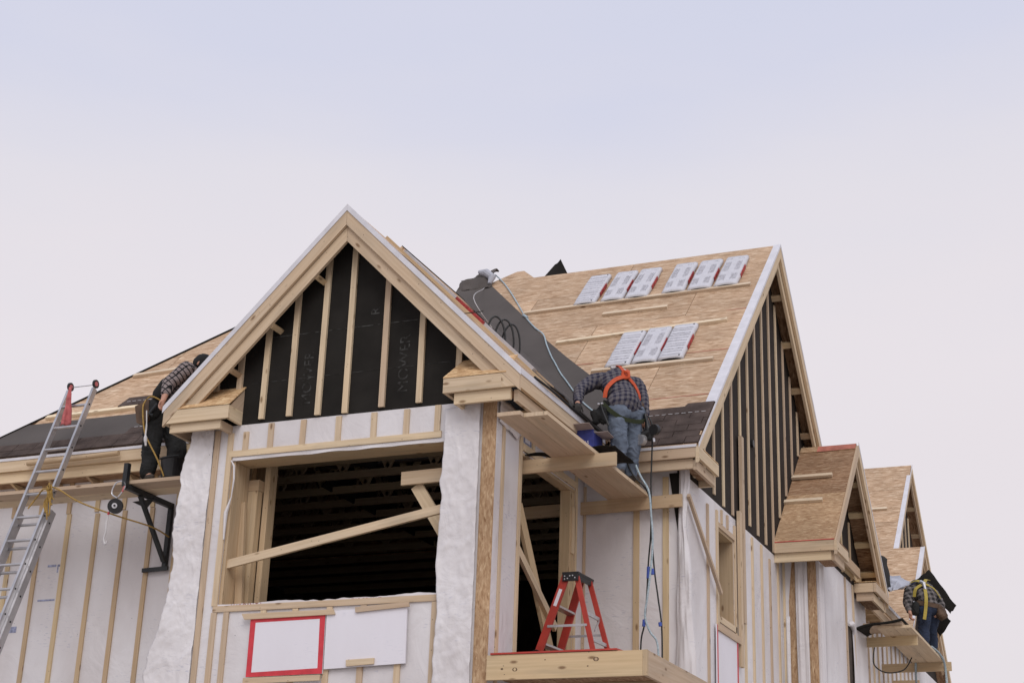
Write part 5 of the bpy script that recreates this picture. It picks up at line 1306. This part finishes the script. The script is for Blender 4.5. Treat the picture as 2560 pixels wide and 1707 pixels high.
# ================================================================== PEOPLE
def blob(chains, name, mats, parent, voxel=.011, wr=.0, wrs=7.0, sm=5, mat_fn=None):
    bm = bmesh.new()
    def ball(p, r):
        bmesh.ops.create_icosphere(bm, subdivisions=2, radius=r, matrix=Matrix.Translation(p))
    def cone(p, q, r0, r1):
        d = q - p
        if d.length < 1e-5: return
        mt = Matrix.Translation((p + q) / 2) @ d.to_track_quat('Z', 'Y').to_matrix().to_4x4()
        bmesh.ops.create_cone(bm, cap_ends=True, segments=16, radius1=r0, radius2=r1, depth=d.length, matrix=mt)
    off = wloc(parent)
    for ch in chains:
        prev = None
        for p, r in ch:
            p = Vector(p) - off
            ball(p, r)
            if prev: cone(prev[0], p, prev[1], r)
            prev = (p, r)
    me = bpy.data.meshes.new(name); bm.to_mesh(me); bm.free()
    o = bpy.data.objects.new(name, me); COL.objects.link(o)
    md = o.modifiers.new('remesh', 'REMESH'); md.mode = 'VOXEL'; md.voxel_size = voxel
    ms = o.modifiers.new('smooth', 'SMOOTH'); ms.factor = .5; ms.iterations = sm
    dg = bpy.context.evaluated_depsgraph_get()
    me2 = bpy.data.meshes.new_from_object(o.evaluated_get(dg))
    o.modifiers.clear(); o.data = me2; bpy.data.meshes.remove(me)
    o.name = name
    if wr:
        nr = [v.normal.copy() for v in me2.vertices]
        for v, n_ in zip(me2.vertices, nr):
            c_ = v.co
            q_ = c_ + Vector((0, 0, .25 * noise.noise(c_ * 5)))
            fold = (1 - abs(noise.noise(Vector((q_.x * wrs * .9, q_.y * wrs * .9, q_.z * wrs * 3.2))))) ** 4
            v.co = c_ + n_ * wr * (noise.noise(c_ * wrs) + 1.1 * fold - .4)
    me2.materials.clear()
    for m_ in (mats if isinstance(mats, list) else [mats]): me2.materials.append(M[m_])
    for p_ in me2.polygons:
        p_.use_smooth = True
        if mat_fn: p_.material_index = mat_fn(p_.center + off)
    o.parent = parent
    return o
def V(*a): return Vector(a)
def hand(wrist, direction, palm_n, curl=.8, s=1.0):
    """palm and five bent fingers as chains"""
    w = Vector(wrist); d = Vector(direction).normalized(); n = Vector(palm_n); n = (n - d * n.dot(d)).normalized(); sd_ = d.cross(n)
    ch = [[(w, .026 * s), (w + d * .05 * s, .030 * s), (w + d * .085 * s, .028 * s)],
          [(w + d * .05 * s + sd_ * .022 * s, .019 * s), (w + d * .085 * s + sd_ * .028 * s, .013 * s)], [(w + d * .05 * s - sd_ * .022 * s, .019 * s), (w + d * .085 * s - sd_ * .028 * s, .013 * s)]]
    for k, L in ((-1.5, .055), (-.5, .072), (.5, .078), (1.5, .068)):
        b = w + d * .088 * s + sd_ * k * .021 * s
        k1 = b + (d * math.cos(curl * .5) + n * math.sin(curl * .5)) * L * .5 * s
        k2 = k1 + (d * math.cos(curl * 1.2) + n * math.sin(curl * 1.2)) * L * .35 * s
        k3 = k2 + (d * math.cos(curl * 1.9) + n * math.sin(curl * 1.9)) * L * .28 * s
        ch.append([(b, .0105 * s), (k1, .0098 * s), (k2, .009 * s), (k3, .008 * s)])
    tb = w + d * .025 * s + sd_ * .026 * s
    ch.append([(tb, .014 * s), (tb + (d * .6 + sd_ * .6 + n * .3) * .04 * s, .012 * s), (tb + (d * .95 + sd_ * .7 + n * .6) * .065 * s, .010 * s)])
    return ch
def strap(pts, w, th, name, mat, parent, nrm_from):
    """flat webbing through pts, lying on the body round nrm_from"""
    pts = smooth_pts(pts, 5); c_ = Vector(nrm_from)
    m = MB(); rows = []
    for i, p in enumerate(pts):
        d = (pts[min(i + 1, len(pts) - 1)] - pts[max(i - 1, 0)]).normalized()
        n_ = (p - c_); n_ = (n_ - d * n_.dot(d)).normalized(); s_ = d.cross(n_)
        rows.append([p - s_ * w / 2, p + s_ * w / 2, p + s_ * w / 2 + n_ * th, p - s_ * w / 2 + n_ * th])
    for a, b in zip(rows, rows[1:]):
        for k in range(4):
            k2 = (k + 1) % 4
            m._face([a[k], a[k2], b[k2], b[k]], [(0, 0)] * 4)
    m._face(rows[0][::-1], [(0, 0)] * 4); m._face(rows[-1], [(0, 0)] * 4)
    return build(m, name, mat, parent)
def head_chains(c, fwd, up, s=1.0):
    c, f, u = Vector(c), Vector(fwd).normalized(), Vector(up).normalized(); r = f.cross(u)
    ch = [[(c + u * .03 * s, .088 * s), (c + u * .03 * s - f * .03 * s, .09 * s)], [(c - u * .05 * s + f * .03 * s, .062 * s), (c - u * .085 * s + f * .05 * s, .038 * s)],
          [(c + f * .092 * s, .013 * s), (c - u * .03 * s + f * .105 * s, .016 * s)],
          [(c - u * .068 * s + f * .085 * s, .014 * s), (c - u * .068 * s + f * .083 * s + r * .018 * s, .010 * s)]]
    for k in (-1, 1):
        ch.append([(c + r * .085 * k * s + u * .015 * s, .020 * s), (c + r * .088 * k * s - u * .025 * s, .014 * s)])
        ch.append([(c + u * .025 * s + f * .078 * s + r * .032 * k * s, .016 * s)])
    return ch

# ---------- worker in the orange harness
A = thing('person', 'worker in blue plaid shirt, jeans and orange harness bending over the roof edge', 'person', (.74, 1.78, 1.54))
fL, fR = V(.70, 1.66, 1.62), V(.745, 1.92, 1.62)
kL, kR = V(.72, 1.60, 1.91), V(.80, 1.82, 1.945)
hL, hR = V(.675, 1.64, 2.26), V(.80, 1.83, 2.31)
pel, waist, chest, neck = V(.74, 1.72, 2.345), V(.70, 1.76, 2.47), V(.585, 1.89, 2.67), V(.54, 2.03, 2.765)
shL, shR = V(.36, 1.80, 2.70), V(.765, 2.06, 2.69)
eL, wL = V(.257, 1.60, 2.53), V(.315, 1.40, 2.32)
eR, wR = V(.855, 2.0, 2.53), V(.91, 1.92, 2.27)
hd, fw_ = V(.45, 2.17, 2.79), V(-.45, .60, -.65)
legs = [[(hL, .095), (kL, .068), (fL, .052)], [(hR, .095), (kR, .068), (fR, .052)]]
body = [[(pel, .13), (waist, .125), (chest, .135), (neck, .07)], [(chest, .12), (shL, .065), (eL, .048), (wL, .030)], [(chest, .12), (shR, .065), (eR, .048), (wR, .030)], [(neck, .06), (hd, .06)]] + legs
body += [[(fL, .045), (fL + V(-.10, .06, -.045), .032)], [(fR, .045), (fR + V(-.10, .06, -.045), .032)]]
body += head_chains(hd, fw_, V(-.40, .55, .73)) + hand(wL, V(.30, -.55, -.75), V(-.4, .3, -.8), 1.0) + hand(wR, V(.3, -.35, -.88), V(-.6, -.3, 0), 1.1)
blob(body, 'body', ['skin', 'glove'], A, .010, mat_fn=lambda c: 1 if ((c - wL).length < .19 and c.z < 2.31) else 0)
blob([[(pel + V(0, 0, .0), .150), (waist, .152), (chest, .178), (neck, .12)], [(waist + V(-.05, -.06, .03), .105), (chest + V(-.08, -.08, .02), .10), (shL, .088)], [(waist + V(.05, .05, .02), .10), (chest + V(.09, .09, .0), .10), (shR, .088)],
      [(shL, .085), (eL, .068), (wL.lerp(eL, .12), .046)], [(shR, .085), (eR, .066), (wR.lerp(eR, .15), .046)], [(pel + V(.05, .07, .0), .130), (pel + V(-.05, -.07, .01), .130)], [(waist + V(.03, -.02, -.02), .15), (pel + V(.02, -.02, .02), .148)]], 'shirt', 'plaid_blue', A, .011, .010)
blob([[(pel + V(0, 0, -.02), .135), (hL, .118), (kL, .092), (fL + V(0, 0, .02), .078)], [(pel + V(.01, .02, -.03), .135), (hR, .118), (kR, .088), (fR + V(0, 0, .02), .072)], [(hL + V(.03, -.02, -.02), .11), (hR + V(.02, .0, -.02), .11)]], 'trousers', 'denim', A, .010, .011, 9)
for f in (fL, fR): blob([[(f + V(.03, -.02, -.035), .045), (f + V(-.05, .03, -.035), .045), (f + V(-.12, .07, -.045), .035)]], 'boot', 'boot', A, .010)
blob([[(hd + V(0, 0, .03), .102), (hd + V(.03, -.03, .05), .10)]], 'cap', 'cap', A, .010)
build(MB().tube(smooth_pts([V(.50, 1.93, 2.88), V(.56, 1.98, 2.895), V(.64, 2.05, 2.87)]), .018, 8), 'collar', 'cord', A, True)
yk = V(.745, 1.745, 2.70)
core = V(.60, 1.86, 2.60)
strap([V(.54, 2.02, 2.91), V(.62, 1.88, 2.865), yk, V(.82, 1.80, 2.60), V(.865, 1.82, 2.49), V(.86, 1.83, 2.40)], .045, .010, 'harness_strap', 'orange_strap', A, core)
strap([V(.66, 2.05, 2.87), V(.71, 1.90, 2.81), yk, V(.66, 1.635, 2.625), V(.595, 1.555, 2.51), V(.575, 1.545, 2.40)], .045, .010, 'harness_strap', 'orange_strap', A, core)
build(MB().tube(smooth_pts([yk + V(-.02, -.03, .05), yk + V(.03, -.02, .02), yk + V(.035, -.025, -.03), yk + V(-.01, -.03, -.035), yk + V(-.03, -.03, .01), yk + V(-.02, -.03, .05)]), .017, 8), 'harness_loop', 'orange_strap', A, True)
strap([V(.56, 1.52, 2.33), V(.66, 1.50, 2.23), V(.76, 1.56, 2.16), V(.86, 1.68, 2.15), V(.92, 1.82, 2.19), V(.89, 1.95, 2.27)], .045, .010, 'leg_strap', 'green_strap', A, V(.73, 1.74, 2.22))
tb = blob([[(V(.545, 1.50, 2.27), .035), (V(.53, 1.49, 2.17), .062)], [(V(.49, 1.47, 2.20), .05), (V(.50, 1.48, 2.13), .045)], [(V(.58, 1.50, 2.24), .04), (V(.585, 1.50, 2.12), .04)]], 'tool_pouch', 'black_cloth', A, .009, .012, 12)
build(MB().tube([(.565, 1.42, 2.31), (.60, 1.42, 2.20), (.665, 1.42, 2.04)], [.008, .009, .013], 8), 'hammer', 'steel_black', A)
build(MB().tube([(.54, 1.425, 2.29), (.60, 1.425, 2.295)], [.014, .010], 8), 'hammer_head', 'steel', A)
blob([[(V(.865, 1.91, 2.40), .035), (V(.875, 1.91, 2.27), .045)]], 'tool_pouch', 'leather', A, .009, .010, 12)
strap([V(.56, 1.545, 2.36), V(.70, 1.555, 2.31), V(.84, 1.66, 2.30), V(.90, 1.80, 2.31), V(.91, 1.92, 2.36)], .035, .012, 'belt', 'black_cloth', A, V(.74, 1.74, 2.33))

# nail gun in his right hand
t = thing('nail_gun', 'black nail gun in the right hand of the worker in the orange harness', 'nail gun', (.97, 1.86, 2.05))
blob([[(V(.93, 1.84, 2.27), .022), (V(.955, 1.84, 2.18), .024), (V(.965, 1.84, 2.10), .034)], [(V(.90, 1.83, 2.04), .034), (V(1.02, 1.84, 2.08), .036), (V(1.07, 1.84, 2.10), .03)], [(V(.985, 1.84, 1.99), .03), (V(1.02, 1.84, 2.10), .04)]], 'housing', 'black', t, .007)
build(MB().cyl((.90, 1.80, 1.975), (.3, 1, .2), .058, .07, 24), 'nail_magazine', 'alu', t)
build(MB().cyl((1.055, 1.80, 2.075), (.3, 1, .2), .058, .05, 24), 'motor_cap', 'black', t)
build(MB().tube([(1.03, 1.84, 1.99), (1.035, 1.84, 1.95)], .014, 8), 'nose', 'steel', t)

# ---------- worker at the left
B = thing('person', 'worker in grey plaid and black trousers bent behind the left gable edge', 'person', (-4.27, .40, 1.482))
fL, fR = V(-4.30, .24, 1.56), V(-4.13, .45, 1.56)
kL, kR = V(-4.33, .30, 1.88), V(-4.10, .46, 1.90)
hL, hR = V(-4.36, .33, 2.17), V(-4.24, .52, 2.20)
pel, waist, chest, neck = V(-4.30, .43, 2.26), V(-4.25, .44, 2.42), V(-4.09, .50, 2.70), V(-3.99, .50, 2.86)
shR_, shL_ = V(-3.99, .32, 2.80), V(-3.97, .66, 2.83)
eR, wR = V(-4.115, .19, 2.60), V(-4.10, .10, 2.37)
eL, wL = V(-3.75, .60, 2.62), V(-3.62, .45, 2.48)
hd, fw_ = V(-3.905, .50, 2.90), V(.8, 0, -.6)
body = [[(pel, .13), (waist, .125), (chest, .135), (neck, .07)], [(chest, .11), (shR_, .065), (eR, .050), (wR, .031)], [(chest, .11), (shL_, .065), (eL, .048), (wL, .031)], [(neck, .06), (hd, .06)],
        [(hL, .095), (kL, .068), (fL, .05)], [(hR, .095), (kR, .068), (fR, .05)], [(fL, .045), (fL + V(.09, -.05, -.04), .034)], [(fR, .045), (fR + V(.09, -.05, -.04), .034)]]
body += head_chains(hd, fw_, V(.55, 0, .83)) + hand(wR, V(-.15, -.25, -.95), V(.6, 0, 0), 1.0) + hand(wL, V(.7, -.3, -.6), V(0, 0, -1), .6)
blob(body, 'body', 'skin', B, .010)
blob([[(waist + V(0, 0, -.06), .15), (waist, .148), (chest, .160), (neck, .085)], [(chest + V(.03, -.08, .03), .10), (shR_, .092), (eR, .076), (wR.lerp(eR, .42), .052)], [(chest, .10), (shL_, .088), (eL, .066), (wL, .044)]], 'shirt', 'plaid_grey', B, .010, .008)
blob([[(pel, .148), (hL, .125), (kL, .10), (fL + V(0, 0, .03), .085)], [(pel, .148), (hR, .125), (kR, .105), (fR + V(0, 0, .03), .085)], [(waist + V(0, 0, -.09), .140), (pel, .14)]], 'trousers', 'black_cloth', B, .010, .010)
for f in (fL, fR): blob([[(f + V(-.03, .02, -.03), .046), (f + V(.05, -.03, -.035), .043), (f + V(.11, -.06, -.042), .034)]], 'boot', 'boot', B, .010)
blob([[(hd + V(.0, 0, .03), .108), (hd + V(-.03, 0, .02), .10)]], 'hood', 'black_cloth', B, .010)
blob([[(V(-4.19, .24, 2.62), .07), (V(-4.27, .26, 2.50), .09)], [(V(-4.33, .25, 2.36), .09), (V(-4.32, .24, 2.27), .08)]], 'vest', 'black_cloth', B, .010)
tb = build(MB().prism([(-4.52, .16, 2.36), (-4.34, .16, 2.42), (-4.32, .16, 2.22), (-4.38, .16, 2.13), (-4.47, .16, 2.16)], (0, .10, 0)), 'tool_pouch', 'leather', B)
build(MB().tube([(-4.22, .16, 2.36), (-4.30, .14, 2.24), (-4.24, .14, 2.22)], .018, 8), 'tool', 'steel_black', tb)
yb = [(-4.189, .2, 2.399), (-4.325, .18, 2.462), (-4.395, .16, 2.391), (-4.388, .14, 2.278), (-4.33, .14, 2.034), (-4.23, .13, 1.875), (-4.112, .13, 1.701), (-4.0, .13, 1.50)]
rope('tie_rope', yb, .009, 'yellow_rope', 'yellow rope looping from the belt of the left worker down to the plank', 'rope')
build(MB().tube(smooth_pts([(-4.33, .13, 2.28), (-4.30, .12, 2.10), (-4.29, .11, 1.98), (-4.27, .11, 1.86)]), [.007] * 6 + [.010] * 7 + [.020] * 3 + [.012] * 3, 8), 'lanyard', 'cord', B, True)
t = thing('bucket', 'black bucket with a wire handle at the feet of the left worker', 'bucket', (-3.99, .25, 1.482))
build(MB().tube([(-3.99, .24, 1.483), (-3.99, .24, 1.50), (-3.99, .24, 1.72)], [.09, .105, .125], 24), 'pail', 'black', t, True)
build(MB().tube(smooth_pts([(-4.12, .20, 1.72), (-4.08, .13, 1.705), (-3.97, .11, 1.71), (-3.86, .16, 1.73)]), .008, 8), 'handle', 'steel_black', t)

# ---------- far worker in the yellow harness
Cc = thing('person', 'far worker in grey plaid shirt, dark jeans and yellow harness on the rightmost scaffold', 'person', (2.36, 11.5, 1.308))
fL, fR = V(2.33, 11.35, 1.39), V(2.40, 11.72, 1.39)
kL, kR = V(2.33, 11.36, 1.66), V(2.40, 11.62, 1.66)
hL, hR = V(2.36, 11.34, 1.93), V(2.46, 11.54, 1.93)
pel, waist, chest, neck = V(2.41, 11.42, 1.98), V(2.38, 11.45, 2.09), V(2.31, 11.57, 2.25), V(2.22, 11.70, 2.31)
shL, shR = V(2.13, 11.45, 2.25), V(2.45, 11.75, 2.25)
eL, wL = V(2.12, 11.26, 2.02), V(2.17, 11.13, 1.84)
eR, wR = V(2.57, 11.66, 2.04), V(2.55, 11.50, 1.94)
hd, fw_ = V(2.17, 11.79, 2.36), V(-.6, .6, -.6)
body = [[(pel, .13), (waist, .125), (chest, .135), (neck, .07)], [(chest, .11), (shL, .065), (eL, .050), (wL, .031)], [(chest, .11), (shR, .065), (eR, .048), (wR, .031)], [(neck, .06), (hd, .06)],
        [(hL, .095), (kL, .068), (fL, .05)], [(hR, .095), (kR, .068), (fR, .05)], [(fL, .045), (fL + V(-.09, .05, -.04), .034)], [(fR, .045), (fR + V(-.09, .05, -.04), .034)]]
body += head_chains(hd, fw_, V(-.45, .42, .78)) + hand(wL, V(.1, -.3, -.9), V(.6, 0, 0), 1.0) + hand(wR, V(-.2, -.3, -.9), V(-.6, 0, 0), 1.0)
blob(body, 'body', 'skin', Cc, .011)
blob([[(pel + V(0, 0, .04), .15), (waist, .165), (chest, .185), (neck, .10)], [(chest + V(-.08, -.06, .0), .12), (shL, .09), (eL, .072), (wL.lerp(eL, .25), .050)], [(chest + V(.08, .08, 0), .10), (shR, .09), (eR, .070), (wR.lerp(eR, .2), .050)]], 'shirt', 'plaid_mono', Cc, .011, .010)
blob([[(pel, .145), (hL, .122), (kL, .092), (fL + V(0, 0, .02), .075)], [(pel, .145), (hR, .122), (kR, .092), (fR + V(0, 0, .02), .075)]], 'trousers', 'denim_dark', Cc, .011, .008)
for f in (fL, fR): blob([[(f + V(.03, -.02, -.035), .045), (f + V(-.05, .03, -.035), .045), (f + V(-.12, .07, -.045), .035)]], 'boot', 'boot', Cc, .011)
blob([[(hd + V(0, 0, .03), .104), (hd + V(.02, -.03, .04), .10)]], 'cap', 'cap', Cc, .011)
core = V(2.32, 11.56, 2.20); yk = V(2.36, 11.40, 2.345)
strap([V(2.14, 11.50, 2.385), V(2.25, 11.44, 2.40), yk, V(2.49, 11.53, 2.28), V(2.57, 11.60, 2.14)], .05, .010, 'harness_strap', 'yellow_strap', Cc, core)
strap([V(2.40, 11.66, 2.45), V(2.38, 11.50, 2.42), yk, V(2.25, 11.32, 2.25), V(2.22, 11.30, 2.12)], .05, .010, 'harness_strap', 'yellow_strap', Cc, core)
build(MB().tube([yk + V(-.05, -.01, .03), yk + V(.0, -.03, .0), yk + V(.02, -.04, -.10)], [.03, .035, .022], 8), 'buckle', 'steel', Cc, True)
strap([yk + V(.02, -.04, -.10), V(2.41, 11.22, 2.08), V(2.395, 11.20, 1.90), V(2.37, 11.18, 1.74)], .05, .010, 'lanyard', 'yellow_strap', Cc, core)
strap([V(2.26, 11.26, 2.02), V(2.42, 11.25, 1.99), V(2.55, 11.40, 1.98), V(2.58, 11.56, 2.0)], .07, .016, 'belt', 'leather', Cc, V(2.41, 11.43, 1.99))
blob([[(V(2.57, 11.45, 1.96), .06), (V(2.59, 11.45, 1.84), .075)], [(V(2.62, 11.50, 1.92), .05), (V(2.63, 11.50, 1.84), .05)]], 'tool_pouch', 'leather', Cc, .011, .012, 12)
blob([[(V(2.25, 11.18, 1.98), .05), (V(2.24, 11.17, 1.86), .065)]], 'tool_pouch', 'black_cloth', Cc, .011, .012, 12)
